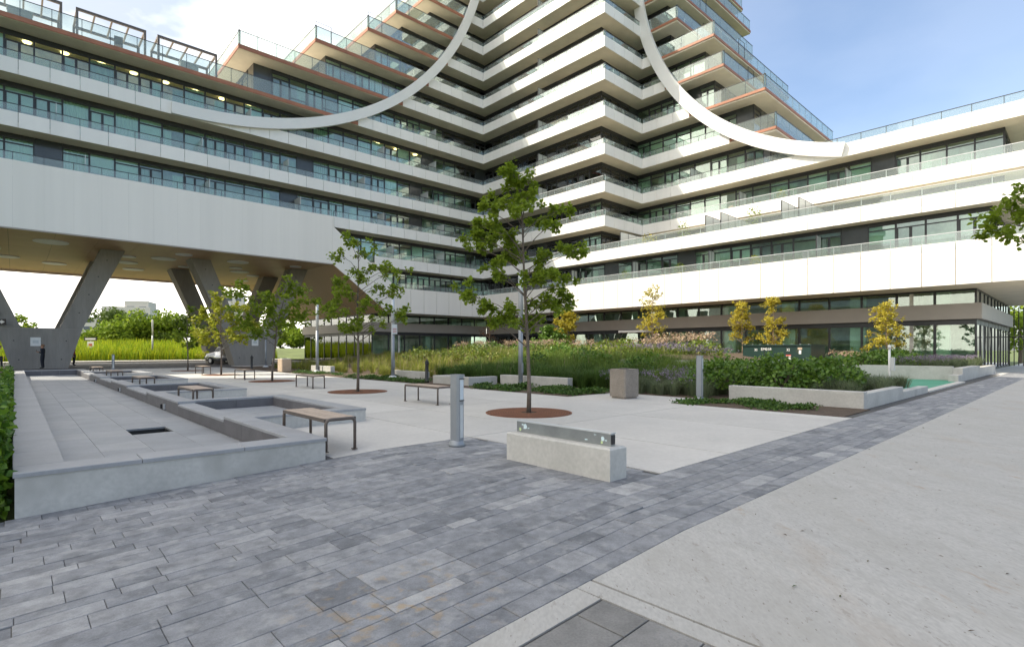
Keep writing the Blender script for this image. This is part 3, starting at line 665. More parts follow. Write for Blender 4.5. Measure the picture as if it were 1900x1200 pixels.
# glass dividers between terraces
def screen(u0, u1, v, z, h0, h1):
    part('privacy_screen', MB().prism_v([(u0,z),(u1,z),(u1,z+h1),(u0,z+h0)], v-.02, v+.02), M['frost'], bld)
    b = MB()
    b.tube([(u0,v,z+h0),(u1,v,z+h1)], .03, 4); m = max(2, int((u1-u0)/1.1))
    for i in range(m+1): t = i/m; b.box(u0+(u1-u0)*t-.025, u0+(u1-u0)*t+.025, v-.03, v+.03, z, z+h0+(h1-h0)*t)
    part('screen_frame', b, M['frame'], bld)
for v in (13.2, 14.3, 18.6, 19.8, 27.6): screen(U0+.25, U1+1.4, v, ZB[1]+.36, 1.95, 1.95)
for k, v in ((0,12.1),(0,19.5),(0,26.3),(0,33.1),(2,12.),(2,19.8),(3,24.2)): screen((U0 if k < 2 else U1)+.2, (U0+1.0 if k < 2 else U1+1.5), v, (7.06 if k == 0 else ZB[k]+.35), 1.9, 1.9)
for k in range(3, 12): screen(U0+.2, U0+1.5, 37.5, ZB[k]+.35, 1.95, 1.95)
for k, us in ((2,(-4,3.5,11,18,26,33)),(3,(-6,2,10.5,17,24,31)),(1,(27,33)),(4,(14,26,32)),(5,(25,32))):
    for u in us:
        part('privacy_screen', MB().box(u-.02, u+.02, V0+.2, V0+1.5, ZB[k]+.35, ZB[k]+2.2), M['frost'], bld)
for k in range(6, 12):                                               # frosted screens at the terrace ends
    part('privacy_screen', MB().box(UL[k]+.14, UL[k]+.17, V0+1.4, V0+16, ZB[k]+.36, ZB[k]+1.75), M['frost'], bld)
    part('corner_rail', MB().tube([(UL[k]+.1,V0+.1,ZB[k]+.36),(UL[k]+.1,V0+.1,ZB[k]+1.85),(UL[k]+1.5,V0+.1,ZB[k]+1.85),(UL[k]+1.5,V0+.1,ZB[k]+.36)], .025, 5), M['frame'], bld)
    part('corner_rail', MB().tube([(U1+5,VR[k]+.1,ZB[k]+.36),(U1+5,VR[k]+.1,ZB[k]+1.9),(U1+6.2,VR[k]+.1,ZB[k]+1.9),(U1+6.2,VR[k]+.1,ZB[k]+.36)], .025, 5), M['frame'], bld)
for i, px in enumerate((50, 120, 188, 248, 307, 362, 412, 461, 700, 735, 770)):   # lamps burning inside the fourth-floor rooms
    t = (px-950)/F; Y = (V0+2.3)/(-CS*t+SN); u = Y*(SN*t+CS)
    part('ceiling_lamp', MB().lathe([(.22,ZB[5]-.24),(.26,ZB[5]-.16)], 12, (u, V0+2.3)), M['lamp'], bld)
#==NEXT==
# ------------------------------------------------------------------ unseen tower added left of the frame, shaped to shade the plaza
tw = link('shade_tower', None, None, (-57, 3, 0), (0, 0, .105)); tag(tw, 'tall pale apartment tower left of the plaza, out of frame', 'building')
part('wall', MB().box(-9, 11, -11, 17.5, 0, 80), M['farwall'], tw)
for k in range(24): part('balcony_band', MB().box(11, 11.9, -11, 17.5, 3.2+k*3.15, 4.2+k*3.15), M['white'], tw)

# ------------------------------------------------------------------ dry fountain: long basin with four side basins
fo = thing('fountain', 'dry stepped grey stone fountain basin with concrete outer walls beside the hedge', 'fountain', 0, V_FRONT)
OFF[fo.name] = Matrix.Translation((0, -V_FRONT, 0))
TOP, FL = .41, .12
def wall_seg(u0, u1, v0, v1, top=TOP, mat='concrete', z0=-.1): part('wall', MB().box(u0, u1, v0, v1, z0, top-.04), M[mat], fo)
VE = 38.2
wall_seg(0, 2.82, V_FRONT, 6.80); wall_seg(0, .34, 6.80, VE); wall_seg(.34, 2.82, VE-.4, VE)
def copings(u0, u1, v0, v1, step, along, top=TOP):
    n = max(1, round(((u1-u0) if along == 'u' else (v1-v0))/step))
    for i in range(n):
        if along == 'u': a, c = u0+(u1-u0)*i/n, u0+(u1-u0)*(i+1)/n; bx = (a+.003, c-.003, v0, v1)
        else: a, c = v0+(v1-v0)*i/n, v0+(v1-v0)*(i+1)/n; bx = (u0, u1, a+.003, c-.003)
        part('coping_stone', MB().cbox(*bx, top-.04, top, .005), M['coping'], fo)
copings(-.015, 2.835, V_FRONT-.015, 6.80, .95, 'u'); copings(-.015, .36, 6.80, VE-.4, .9, 'v'); copings(-.015, 2.82, VE-.4, VE, .9, 'u')
# floor tiles of the long basin, one missing over the drain pit
part('basin_bed', MB().box(.30, 2.55, 6.7, VE-.3, -.4, -.25), M['black'], fo)
for q in ((.30,2.55,6.7,10.56),(.30,2.55,11.29,VE-.3),(.30,1.405,10.56,11.29),(1.975,2.55,10.56,11.29)): part('basin_bed', MB().box(*q, -.249, FL-.031), M['black'], fo)  # black colour stands in for the shade down in the drain pit
TM = {}
vv = 6.80
for j in range(42):
    dv = .75
    for i, (a, c) in enumerate(((.34,.85),(.85,1.40),(1.40,1.98),(1.98,2.5))):
        if j == 5 and i == 2: continue
        o = part('floor_tile', MB().cbox(a+.0015, c-.0015, vv+.0015, min(vv+dv, VE-.4)-.0015, FL-.03, FL, .002), M['tile'], fo)
        o.location.z = random.uniform(-.0008, .0008)
    vv += dv
    if vv > VE-.5: break
# wall between the long basin and the side basins: high parts and low weirs faced with dark stone
SB = [9.2+7*k for k in range(4)]
segs = []; last = 6.80
for s_ in SB: segs += [(last, s_+.42, TOP), (s_+.42, s_+3.75, TOP-.055)]; last = s_+3.75
segs.append((last, VE-.4, TOP))
for v0, v1, tp in segs:
    part('wall', MB().box(2.53, 2.82, v0, v1, -.1, tp-.04), M['concrete'], fo)
    n = max(1, round((v1-v0)/1.1)); d = (v1-v0)/n
    for i in range(n):
        part('facing_stone', MB().box(2.505, 2.529, v0+i*d+.003, v0+(i+1)*d-.003, FL, tp-.041), M['darkstone'], fo)
        part('coping_stone', MB().cbox(2.50, 2.835, v0+i*d+.002, v0+(i+1)*d-.002, tp-.04, tp, .005), M['coping'], fo)
n = 3
for i in range(n): part('facing_stone', MB().box(.34+.72*i+.003, .34+.72*(i+1)-.003, VE-.425, VE-.402, FL, TOP-.041), M['darkstone'], fo)
for s_ in SB:
    e = s_+4.2; UO, UI = 4.81, 4.48
    wall_seg(2.83, UO, s_, s_+.32); wall_seg(2.83, UO, e-.32, e); wall_seg(UI, UO, s_+.32, e-.32)
    copings(2.84, UO+.01, s_-.01, s_+.33, .66, 'u'); copings(2.84, UO+.01, e-.33, e+.01, .66, 'u'); copings(UI-.01, UO+.01, s_+.33, e-.33, .9, 'v')
    for i in range(2):
        w2 = (UI-2.83)/2
        part('facing_stone', MB().box(2.83+i*w2+.003, 2.83+(i+1)*w2-.003, e-.345, e-.322, .18, TOP-.042), M['darkstone'], fo)
    for i in range(3):
        w2 = (e-.35-s_-.33)/3
        part('facing_stone', MB().box(UI-.025, UI-.002, s_+.33+i*w2+.003, s_+.33+(i+1)*w2-.003, .18, TOP-.042), M['darkstone'], fo)
    for i in range(2):
        for j in range(4):
            w2, w3 = (UI-.03-2.83)/2, (e-.35-s_-.33)/4
            part('floor_tile', MB().cbox(2.83+i*w2+.003, 2.83+(i+1)*w2-.003, s_+.33+j*w3+.003, s_+.33+(j+1)*w3-.003, .15, .188, .003), M['tile'], fo)
    for dv in (-1.6,):
        part('spout', MB().box(2.47, 2.504, s_+dv, s_+dv+.05, FL+.02, FL+.12), M['black'], fo)
        part('spout', MB().box(2.47, 2.504, s_+dv-.35, s_+dv-.31, FL+.03, FL+.15), M['steel_lt'], fo)

# ------------------------------------------------------------------ benches
def make_bench(label, u, v, group, Lb=1.5, wb=.44, z=.17, rz=0):
    t = thing('bench', label, 'bench', u, v, z, rz, group); H = .44
    for i in range(4):
        x0 = -wb/2+.012+i*(wb-.024)/4
        part('seat_plank', MB().cbox(x0+.004, x0+(wb-.024)/4-.004, -Lb/2+.04, Lb/2-.04, H-.028, H, .004), M['plank'], t)
    for y in (-Lb/2+.02, Lb/2-.02):
        b = MB(); pts = []; hw = wb/2-.02; r = .06
        path = [(-hw, 0)] + [(-hw, H-.02-r)]+[(-hw+r-r*math.cos(a), H-.02-r+r*math.sin(a)) for a in (.4,.8,1.2,1.57)]+[(hw-r+r*math.sin(a), H-.02-r+r*math.cos(a)) for a in (0,.4,.8,1.2)]+[(hw, H-.02-r),(hw, 0)]
        b.tube([(x, y, zz) for x, zz in path], .022, 6); part('hoop_frame', b, M['bronze'], t, True)
        for x in (-hw, hw):
            part('foot', MB().box(x-.03, x+.03, y-.05 if y > 0 else y-.02, y+.02 if y > 0 else y+.05, 0, .012), M['bronze'], t)
    for x in (-wb/2+.01, wb/2-.01): part('side_rail', MB().box(x-.012, x+.012, -Lb/2+.03, Lb/2-.03, H-.05, H-.006), M['bronze'], t)
    return t
names = ['nearest bench with wooden planks, beside the front corner of the fountain', 'second bench from the front along the fountain side basins', 'third bench from the front along the fountain side basins',
         'fourth bench from the front along the fountain side basins', 'farthest bench by the fountain, in front of the concrete column']
for k in range(5): make_bench(names[k], 3.14, 7.42+7*k-(.1 if k == 4 else 0), 'benches along the fountain')
names = ['bench behind the grey light bollard, nearest of the tree row', 'bench between the second and third plaza trees', 'bench beside the tan waste bin and the golden-leaved tree', 'farthest bench of the tree row, near the parked car']
for k, v in enumerate((11.3, 18.6, 25.9, 33.2)): make_bench(names[k], 7.6, v, 'benches along the tree row')

# ------------------------------------------------------------------ light bollards, posts, bins
def bollard(label, u, v, z, h, rz, foot=False, group='grey light bollards'):
    t = thing('light_bollard', label, 'bollard', u, v, z, rz, group)
    b = MB(); sec = [(-.075,-.05),(-.05,-.078),(.05,-.078),(.075,-.05),(.075,.05),(.05,.078),(-.05,.078),(-.075,.05)]
    b.prism(sec, .06, h); part('post', b, M['steel'], t)
    part('base_flange', MB().lathe([(.115,0),(.115,.035),(.10,.06),(.088,.085)], 20), M['steel'], t, True)
    part('cap', MB().prism([(x*1.03, y*1.03) for x, y in sec], h+.001, h+.018), M['steel'], t)
    for sg in (-1,):
        part('lens', MB().box(-.034, .034, sg*.079-.006, sg*.079+.002, h-.33, h-.05), M['lampglass'], t)
        part('hood', MB().box(-.042, .042, sg*.079-.016, sg*.079+.002, h-.048, h-.035), M['darkmetal'], t)
        part('hood', MB().box(-.042, .042, sg*.079-.014, sg*.079+.002, h-.345, h-.332), M['darkmetal'], t)
        part('groove', MB().box(-.03, .03, sg*.079-.003, sg*.079+.001, .12, h-.40), M['steel_lt'], t)
    if foot: part('footing', MB().box(-.2, .2, -.2, .2, -.12, -.002), M['concrete'], t)
u, v = gp(848, 827); bollard('grey light bollard standing on the dark pavers', u, v, .17, .97, .25)
u, v = gp(1298, 744); bollard('grey light bollard on a concrete footing in the planting bed', u, v, .20, 1.13, .3, True)
u, v = gp(210, 686); bollard('distant grey bollard behind the fountain, near the road', u, v, .17, 1.0, 0)
def black_bollard(label, u, v):
    t = thing('black_bollard', label, 'bollard', u, v, .17, 0, 'black bollards')
    part('post', MB().lathe([(.10,0),(.10,.06),(.075,.08),(.07,.72),(.085,.75),(.085,.80)], 14), M['black'], t, True)
    part('cap', MB().lathe([(.085,.801),(.06,.87),(.03,.90),(.025,.93),(.005,.955)], 14), M['black'], t, True)
u, v = gp(792, 709); black_bollard('black cast bollard with a domed cap in front of the planter walls', u, v)
u, v = gp(467, 684); black_bollard('black bollard in front of the far concrete column base', u, v)
def post(label, u, v, h, z=.17, sign=False, r=.085):
    t = thing('lamp_post', label, 'lamp post', u, v, z, .2, 'grey lamp posts')
    part('pole', MB().lathe([(r,0),(r*.98,h*.62)], 16), M['steel'], t, True)
    part('light_column', MB().lathe([(r*1.02,h*.62),(r*1.02,h),(r*.7,h+.03)], 16), M['steel_lt'], t, True)
    part('base_cover', MB().lathe([(.21,0),(.21,.05),(.17,.09),(.1,.13)], 18), M['steel_lt'], t, True)
    part('access_door', MB().box(-.045, .045, -r-.006, -r+.02, .5, .85), M['steel'], t)
    if sign:
        pl = part('sign_plate', MB().box(-.16, .16, -r-.03, -r-.018, 2.05, 2.5), M['sign'], t)
        for zz in (2.12, 2.2, 2.28): part('print_line', MB().box(-.12, .12, -r-.033, -r-.031, zz, zz+.03), M['sign_red'], pl)
    return t
u, v = gp(966, 717); post('tall grey lamp post behind the nearest plaza tree', u, v, 4.15)
u, v = gp(729, 701.5); post('grey lamp post with a white sign plate beside the low planter wall', u, v, 3.75, sign=True)
u, v = gp(588.5, 690.5); post('grey lamp post in front of the lobby glass', u, v, 3.95)
u, v = gp(283, 669); post('distant lamp post at the far road edge before the meadow', u, v, 4.9)
u, v = gp(493, 681); post('slim lamp post beside the right concrete support', u, v, 3.4, r=.07)
def waste_bin(label, u, v, mat, rz=0.):
    t = thing('waste_bin', label, 'waste bin', u, v, .17, rz, 'stone waste bins'); a, c = .29, .035
    sec = lambda a, c: [(-a+c,-a),(a-c,-a),(a,-a+c),(a,a-c),(a-c,a),(-a+c,a),(-a,a-c),(-a,-a+c)]
    part('base', MB().prism(sec(a-.035, c), 0, .05), M[mat], t); part('body', MB().prism(sec(a, c), .051, .78), M[mat], t)
    part('lid', MB().prism(sec(a-.01, c), .782, .80), M['sign'] if mat == 'tan' else M['aggregate'], t)
    part('opening_rim', MB().lathe([(.13,.80),(.13,.815),(.11,.82)], 18), M['darkmetal'], t)
u, v = gp(1158, 738); waste_bin('square brown aggregate waste bin by the grasses', u, v, 'aggregate', -.12)
u, v = gp(528, 690); waste_bin('square tan waste bin in the sunlit strip', u, v, 'tan', .1)
# low concrete block with a galvanised light housing
t = thing('concrete_bench_light', 'low concrete block with a stickered steel light housing on top', 'concrete block', 4.52, 4.04, .16)
b = MB(); hv, hu, H = .77, .14, .345; c = .02
b.add([(x*(hu-(c if zz == 2 else 0)), y*(hv-(c if zz == 2 else 0)), [0-.06, H-c, H][zz]) for zz in range(3) for x, y in ((-1,-1),(1,-1),(1,1),(-1,1))],
      [(0,1,5,4),(1,2,6,5),(2,3,7,6),(3,0,4,7),(4,5,9,8),(5,6,10,9),(6,7,11,10),(7,4,8,11),(8,9,10,11)])
part('block', b, M['concrete'], t)
ho = part('light_housing', MB().box(-.035, .035, -hv+.07, hv-.07, H+.001, H+.125), pm('galvanised', (.33,.35,.35), .35, .12, 5, metallic=.6), t)
part('top_channel', MB().box(-.042, .042, -hv+.06, hv-.06, H+.126, H+.137), M['steel_lt'], ho)
part('end_cap', MB().box(-.026, .026, -hv+.058, -hv+.068, H+.02, H+.115), M['black'], ho)
M['sticker'] = pm('sticker_blue', (.60,.74,.78), .5, .1, 30); M['sticker2'] = pm('sticker_green', (.55,.68,.35), .5, .1, 30)
def blob(y, z, r, mat, sq=1., k=7):
    pts = [(-.0365, y+r*(.6+.5*random.random())*math.cos(a), z+r*sq*(.6+.5*random.random())*math.sin(a)) for a in [2*math.pi*i/k for i in range(k)]]
    part('sticker', MB().add(pts+[(-.0352, p[1], p[2]) for p in pts], [tuple(range(k-1,-1,-1))]+[(i,(i+1)%k,k+(i+1)%k,k+i) for i in range(k)]), M[mat], ho)
for a in ((.56,H+.07,.035,'sticker',1.1),(.60,H+.095,.02,'sticker',.6),(.64,H+.035,.024,'sticker2',.9),(.50,H+.06,.02,'sticker',.35),(-.60,H+.07,.026,'sticker',1.2),(-.64,H+.055,.018,'sticker',.5),(-.585,H+.03,.018,'sticker2',.9),(-.38,H+.035,.028,'sticker',.3),(-.50,H+.10,.02,'sticker',.3)): blob(*a)

# ------------------------------------------------------------------ planting bed: soil, concrete planter walls
def zb_(u, v):
    a = min(1, max(0, (u-13.4)/14)); a = a*a*(3-2*a)
    r = min(1, max(0, (v-9.5)/6))
    return .16+(.32+.75*r)*a
b = MB(); us = np.concatenate([np.linspace(11.46, 13.6, 4), np.linspace(15, 41.2, 22)]); vs_ = np.concatenate([[3.66], np.linspace(5, 44.9, 42)])
idx = {}
for i, u in enumerate(us):
    for j, v in enumerate(vs_): idx[i,j] = len(b.v); b.v.append((u, v, zb_(u, v)-(.02 if u < 11.5 else 0)))
for i in range(len(us)-1):
    for j in range(len(vs_)-1):
        um, vm = (us[i]+us[i+1])/2, (vs_[j]+vs_[j+1])/2
        if um < 11.96 and vm < 10.0: continue
        if um < 13.6 and 7.0 < vm < 10.0: continue
        if um > 20.5 and vm < 8: continue
        b.f.append((idx[i,j], idx[i+1,j], idx[i+1,j+1], idx[i,j+1])); b.m.append(0)
struct('planting_soil', b.mesh('planting_soil', M['soil'], True))
b = MB(); b.box(11.96, 13.9, 3.3, 7.02, -.05, .175); struct('soil_strip', b.mesh('soil_strip', M['soil']))
def planter(label, walls, u, v):
    t = thing('planter_wall', label, 'planter', u, v, 0, 0, 'concrete planter walls'); OFF[t.name] = Matrix.Translation((-u, -v, 0))
    for (u0, u1, v0, v1, zt) in walls:
        part('wall', MB().box(u0, u1, v0, v1, -.05, zt-.1), M['concrete'], t)
        part('cap', MB().cbox(u0-.003, u1+.003, v0-.003, v1+.003, zt-.099, zt, .008), M['concrete'], t)
planter('low concrete planter wall behind the tall lamp post', [(13.6,13.85,11.9,15.3,.54)], 13.7, 13.6)
planter('low concrete planter box with an open top behind the black bollard', [(12.3,12.55,15.6,17.9,.47),(12.552,13.7,15.6,15.85,.47),(12.552,13.7,17.65,17.9,.47)], 13, 16.7)
planter('low concrete planter wall beside the lamp post with the sign', [(13.5,13.75,20.3,23.2,.5)], 13.6, 21.8)
planter('far pair of short concrete planter walls near the lobby', [(13.1,13.35,29.2,30.2,.55),(13.1,13.35,30.35,31.9,.55)], 13.2, 30.5)
planter('two-tier concrete planter in front of the dark green cabinet', [(13.9,14.15,3.42,6.5,.55),(14.152,17.6,3.42,3.66,.50),(17.602,20.9,3.42,3.66,.36)], 14, 5)
planter('concrete planter wall behind the green surface', [(29.3,29.6,3.95,8.2,.78),(28.2,29.3,3.62,3.94,.45),(29.302,34.5,3.62,3.94,.72),(34.502,41.,3.62,3.94,.62)], 29.5, 5)
planter('concrete wall at the back of the green surface, half covered by shrubs', [(20.5,29.29,8.16,8.4,.6)], 25, 8.3)
planter('long concrete planter wall crossing the grasses behind the waste bin', [(22.,22.3,9.0,16.5,1.02),(22.302,27,9.0,9.3,1.06)], 22, 12)
b = MB(); b.box(21.0, 29.28, 3.68, 8.14, 0, .19); struct('green_court', b.mesh('green_court', M['greencourt']))
b = MB(); b.box(20.92, 28.2, 3.40, 3.66, 0, .20); struct('court_kerb', b.mesh('court_kerb', M['slab']))
b = MB(); b.box(29.62, 41.2, 3.96, 8.2, 0, .60); struct('raised_soil', b.mesh('raised_soil', M['soil']))

# dark green electrical cabinet
ub, vb = 33.0, 10.7
t = thing('electrical_cabinet', 'long dark green electrical cabinet with white numbers behind the shrubs', 'cabinet', ub, vb, .0)
part('plinth', MB().box(-.05, 2.45, -.05, 3.9, 0, .42), M['concrete'], t)
bd = part('body', MB().box(0, 2.4, 0, 3.85, .42, 1.72), M['green_metal'], t)
part('roof', MB().box(-.06, 2.46, -.06, 3.91, 1.721, 1.79), M['green_metal'], t)
for y in (1.28, 2.56): part('door_seam', MB().box(-.012, .002, y-.012, y+.012, .45, 1.70), M['black'], t)
for y in np.linspace(.1, 3.7, 9): part('lifting_bolt', MB().box(-.03, .04, y-.03, y+.03, 1.792, 1.83), M['steel'], t)
def text(txt, parent, x, y, z, size, mat='sign'):
    cu = bpy.data.curves.new('txt', 'FONT'); cu.body = txt; cu.size = size; cu.extrude = .004; cu.align_x = 'CENTER'
    o = bpy.data.objects.new('txt', cu); COL.objects.link(o); bpy.context.view_layer.update()
    me = bpy.data.meshes.new_from_object(o.evaluated_get(bpy.context.evaluated_depsgraph_get())); bpy.data.objects.remove(o)
    me.materials.clear(); me.materials.append(M[mat])
    p = link('lettering', me, parent, (x, y, z), (math.pi/2, 0, -math.pi/2)); return p
text('33', t, -.02, 3.05, 1.42, .2); text('EM018', t, -.02, 2.45, 1.45, .22); text('32', t, -.02, 1.2, 1.42, .2)
part('warning_plate', MB().box(-.016, -.002, 1.05, 1.32, .95, 1.2), M['sign'], t); part('warning_plate', MB().box(-.02, -.0165, 1.05, 1.32, 1.13, 1.2), M['sign_red'], t)
part('data_plate', MB().box(-.016, -.002, .45, .68, 1.5, 1.62), M['tan'], t); part('data_plate', MB().box(-.016, -.002, .5, .62, 1.25, 1.46), M['sign'], t)
# white post by the green surface
u, v = 20.8, 4.4
t = thing('marker_post', 'white marker post with a small box beside the green surface', 'post', u, v, .1)
part('post', MB().tube([(0,0,0),(0,0,1.42)], .035, 10), M['sign'], t, True); part('cap', MB().lathe([(.05,1.42),(.05,1.53),(.03,1.55)], 12), M['sign'], t, True)
part('box', MB().box(-.06, .06, -.14, -.04, .72, 1.15), M['steel_lt'], t)

# ------------------------------------------------------------------ plaza trees in rusted grates
def grate(label, u, v, R=.91):
    t = thing('tree_grate', label, 'tree grate', u, v, .17, 0, 'round rusted tree grates')
    part('frame', MB().lathe([(R,.0),(R,.012),(R-.03,.012),(R-.03,.0)], 48), M['rust'], t)
    part('soil', MB().lathe([(R-.035,.0005),(R-.035,.002)], 40), M['soil'], t)
    b = MB(); n = 48
    for k in range(13):
        r0 = .17+k*.054; r1 = r0+.040
        vs = [(r*math.cos(2*math.pi*i/n), r*math.sin(2*math.pi*i/n), .013) for r in (r0, r1) for i in range(n)]
        b.add(vs, [(i, n+i, n+(i+1)%n, (i+1)%n) for i in range(n)])
    for i in range(16):
        a = 2*math.pi*i/16; c, s_ = math.cos(a), math.sin(a); q = .018
        b.add([(.17*c-q*s_, .17*s_+q*c, .0128),(.17*c+q*s_, .17*s_-q*c, .0128),(.88*c+q*s_, .88*s_-q*c, .0128),(.88*c-q*s_, .88*s_+q*c, .0128)], [(0,1,2,3)])
    part('grille', b, M['rust'], t)
TV = [8.04, 15.72, 23.4, 31.0, 38.4]
for k, l in enumerate(('nearest round rusted tree grate behind the concrete block','second round rusted tree grate from the front','third round rusted tree grate, edged by the sunlit strip','fourth round rusted tree grate, beside the tan bin','farthest round rusted tree grate near the parked car')): grate(l, 7.95, TV[k])
def plaza_tree(k, label, pts, per, ls, mat, tr, top, z_leafless, spread, px0=None, depth=.8):
    u, v = 7.95, TV[k]; x, y, _ = W(u, v); px0 = 950+F*x/y
    tips = pix_tips(pts, px0, y, depth)
    hgt = CH+(HOR-top[1])*y/F-.17; lean = (top[0]-px0)*y/F
    trunk = [(0,0,0),(0.01,0,.5),(lean*.15+.01,.02,hgt*.3),(lean*.35-.02,.0,hgt*.55),(lean*.7+.02,.02,hgt*.78),(lean,0,hgt)]
    return tree('oak_tree', label, u, v, trunk, tips, mat, ls, per, tr, group='young trees of the plaza', spread=spread)
plaza_tree(0, 'nearest young oak with lobed green leaves, beside the tall lamp post', [(950,330),(985,345),(962,322),(915,365),(905,390),(938,352),(978,376),(990,362),(870,425),(900,440),(930,430),(880,455),(915,420),(1000,410),(1030,395),(1015,430),(965,410),(935,475),(915,500),(960,450),(1056,458),(1062,468),(1010,470),(1022,500),(1045,522),(985,520),(1000,492),(945,440),(1012,520),(925,505),(862,540),(880,558),(905,570),(940,592),(985,560),(1022,552),(1058,555),(1000,590),(925,603),(975,600),(1035,575),(955,572),(893,408),(945,388)], 44, .088, 'leaf', .052, (962,320), 0, .125, depth=.75)
plaza_tree(1, 'second young oak from the front, before the brown chamfered soffit', [(663,445),(672,468),(658,455),(645,480),(682,492),(718,498),(735,505),(650,505),(617,515),(610,528),(690,530),(722,540),(745,546),(625,560),(600,566),(660,550),(700,560),(738,575),(605,580),(650,580),(680,575),(715,582),(625,602),(690,602),(660,600),(752,592),(640,612),(676,520),(640,540),(668,600)], 26, .105, 'leaf', .05, (664,446), 0, .16, depth=.8)
plaza_tree(2, 'third plaza tree, thin crown before the right concrete support', [(532,520),(546,532),(520,545),(502,560),(482,575),(460,588),(515,590),(535,575),(552,560),(566,556),(500,600),(530,605),(472,605),(545,600),(490,622),(520,622),(540,590),(505,575),(455,560),(441,541),(437,531),(470,595)], 20, .17, 'leaf', .05, (532,522), 0, .24, depth=.8)
plaza_tree(3, 'golden-green plaza tree standing in the sunlit strip', [(410,556),(396,570),(366,576),(430,570),(380,590),(415,590),(445,582),(362,602),(400,612),(436,602),(380,627),(420,627),(452,615),(466,602),(440,632),(395,640),(372,612),(425,612)], 22, .19, 'leaf_lime_sun', .05, (408,556), 0, .3, depth=.9)
plaza_tree(4, 'smallest and farthest plaza tree with a dark thin trunk', [(345,585),(335,600),(356,606),(345,620),(330,630),(362,632),(340,642),(352,595)], 22, .18, 'leaf', .05, (346,584), 0, .3, depth=.8)
def young(label, px, u, h, wdt, mat, z0, leafn=20, bark='bark_lt', ls=.13):
    t = (px-950)/F; Y = u/(SN*t+CS); v = Y*(-CS*t+SN)
    tips = []
    for i in range(42):
        f = random.random(); zz = h*(.30+.68*f); r = wdt/2*(1.05-f)**.6*random.uniform(.3,1)+.05; a = random.uniform(0, 6.28)
        tips.append((r*math.cos(a), r*math.sin(a), zz))
    trunk = [(0,0,0),(.02,0,h*.25),(0,.02,h*.5),(.02,0,h*.75),(0,0,h)]
    return tree('young_tree', label, u, v, trunk, tips, mat, ls, leafn, .035, bark, 'young yellow-leaved trees before the right wing', spread=.17, z0=z0)
young('slender yellow tree with a bare top, left of the cabinet', 1210, 30., 4.7, 1.9, 'leaf_yellow', .9, 9, ls=.11)
young('narrow yellow tree just left behind the green cabinet', 1377, 37.2, 4.3, 1.8, 'leaf_yellow', .6, 15, ls=.11)
young('taller yellow tree behind the middle of the green cabinet', 1435, 37.2, 4.5, 2.0, 'leaf_yellow', .6, 15, ls=.11)
young('rightmost yellow tree above the planter hedge', 1645, 36.2, 3.6, 2.0, 'leaf_yellow', .55, 15, ls=.11)
young('yellow-green tree near the inner corner of the building', 1052, 33.5, 3.7, 2.6, 'leaf_yellow', 1.0, 12, ls=.19)
young('green shrubby tree before the inner corner of the building', 1022, 31.5, 2.5, 3., 'shrub', 1.0, 12, ls=.2)
young('thin russet tree with bare twigs near the inner corner', 908, 33., 3.8, 2.6, 'leaf_red', 1.0, 2, ls=.12)

# ------------------------------------------------------------------ planting
def tufts(nc, per, u0, u1, v0, v1, zf, h0, h1, wid, name, mat, lean=.55, rad=.10):
    cu = rng.uniform(u0, u1, nc); cv = rng.uniform(v0, v1, nc); hh = rng.uniform(h0, h1, nc); n = nc*per
    a = rng.uniform(0, 2*math.pi, n); rr = rng.uniform(0, 1, n)**.6; ci = np.repeat(np.arange(nc), per)
    U = cu[ci]+np.cos(a)*rr*rad; Vv = cv[ci]+np.sin(a)*rr*rad; Z = np.array([zf(x, y) for x, y in zip(cu, cv)])[ci]
    P = np.stack([SN*U-CS*Vv, CS*U+SN*Vv, Z], 1); H = (hh[ci]*rng.uniform(.6, 1.1, n)).reshape(-1,1)
    wa = a+PHI+rng.normal(size=n)*.35; d = np.stack([np.cos(wa), np.sin(wa), np.zeros(n)], 1); b = np.stack([-np.sin(wa), np.cos(wa), np.zeros(n)], 1)
    ln = H*lean*(.25+.9*rr.reshape(-1,1)); up = np.array([[0,0,1.]]); wd = wid
    V = np.stack([P-b*wd, P+b*wd, P+up*H*.6+d*ln*.35-b*wd*.85, P+up*H*.6+d*ln*.35+b*wd*.85, P+up*H*(1-.3*rr.reshape(-1,1))+d*ln], 1).reshape(-1,3)
    q = np.arange(n)*5
    return npmesh(name, V, np.concatenate([np.stack([q, q+1, q+3], 1), np.stack([q, q+3, q+2], 1), np.stack([q+2, q+3, q+4], 1)]), mat)
def region(n, u0, u1, v0, v1, zf=zb_, clump=0.):
    U = rng.uniform(u0, u1, n); Vv = rng.uniform(v0, v1, n)
    if clump:
        k = max(3, int((u1-u0)*(v1-v0)*clump)); cu = rng.uniform(u0, u1, k); cv = rng.uniform(v0, v1, k); w_ = rng.integers(0, k, n)
        U = cu[w_]+rng.normal(size=n)*.16; Vv = cv[w_]+rng.normal(size=n)*.16
    Z = np.array([zf(a, c) for a, c in zip(U, Vv)])
    return np.stack([SN*U-CS*Vv, CS*U+SN*Vv, Z], 1)
def stuff(name, me, label, cat='plants'): return tag(link(name, me), label, cat, kind='stuff')
stuff('ornamental_grass', tufts(150, 110, 14.1, 17.2, 10.0, 21, zb_, .5, .95, .006, 'dark_grass', M['blade_d'], .8), 'dark green arching grasses right behind the low planter walls', 'grass')
stuff('ornamental_grass', tufts(240, 90, 17., 22.5, 10.0, 22, zb_, .45, 1.0, .0055, 'ornamental_grass', M['blade'], .75), 'lighter green grasses in the middle of the bed', 'grass')
stuff('ornamental_grass', tufts(330, 50, 13.8, 23, 20.5, 40, zb_, .35, .85, .009, 'yellow_grass', M['blade_y'], .7, .14), 'yellow-green grasses in front of the lobby', 'grass')
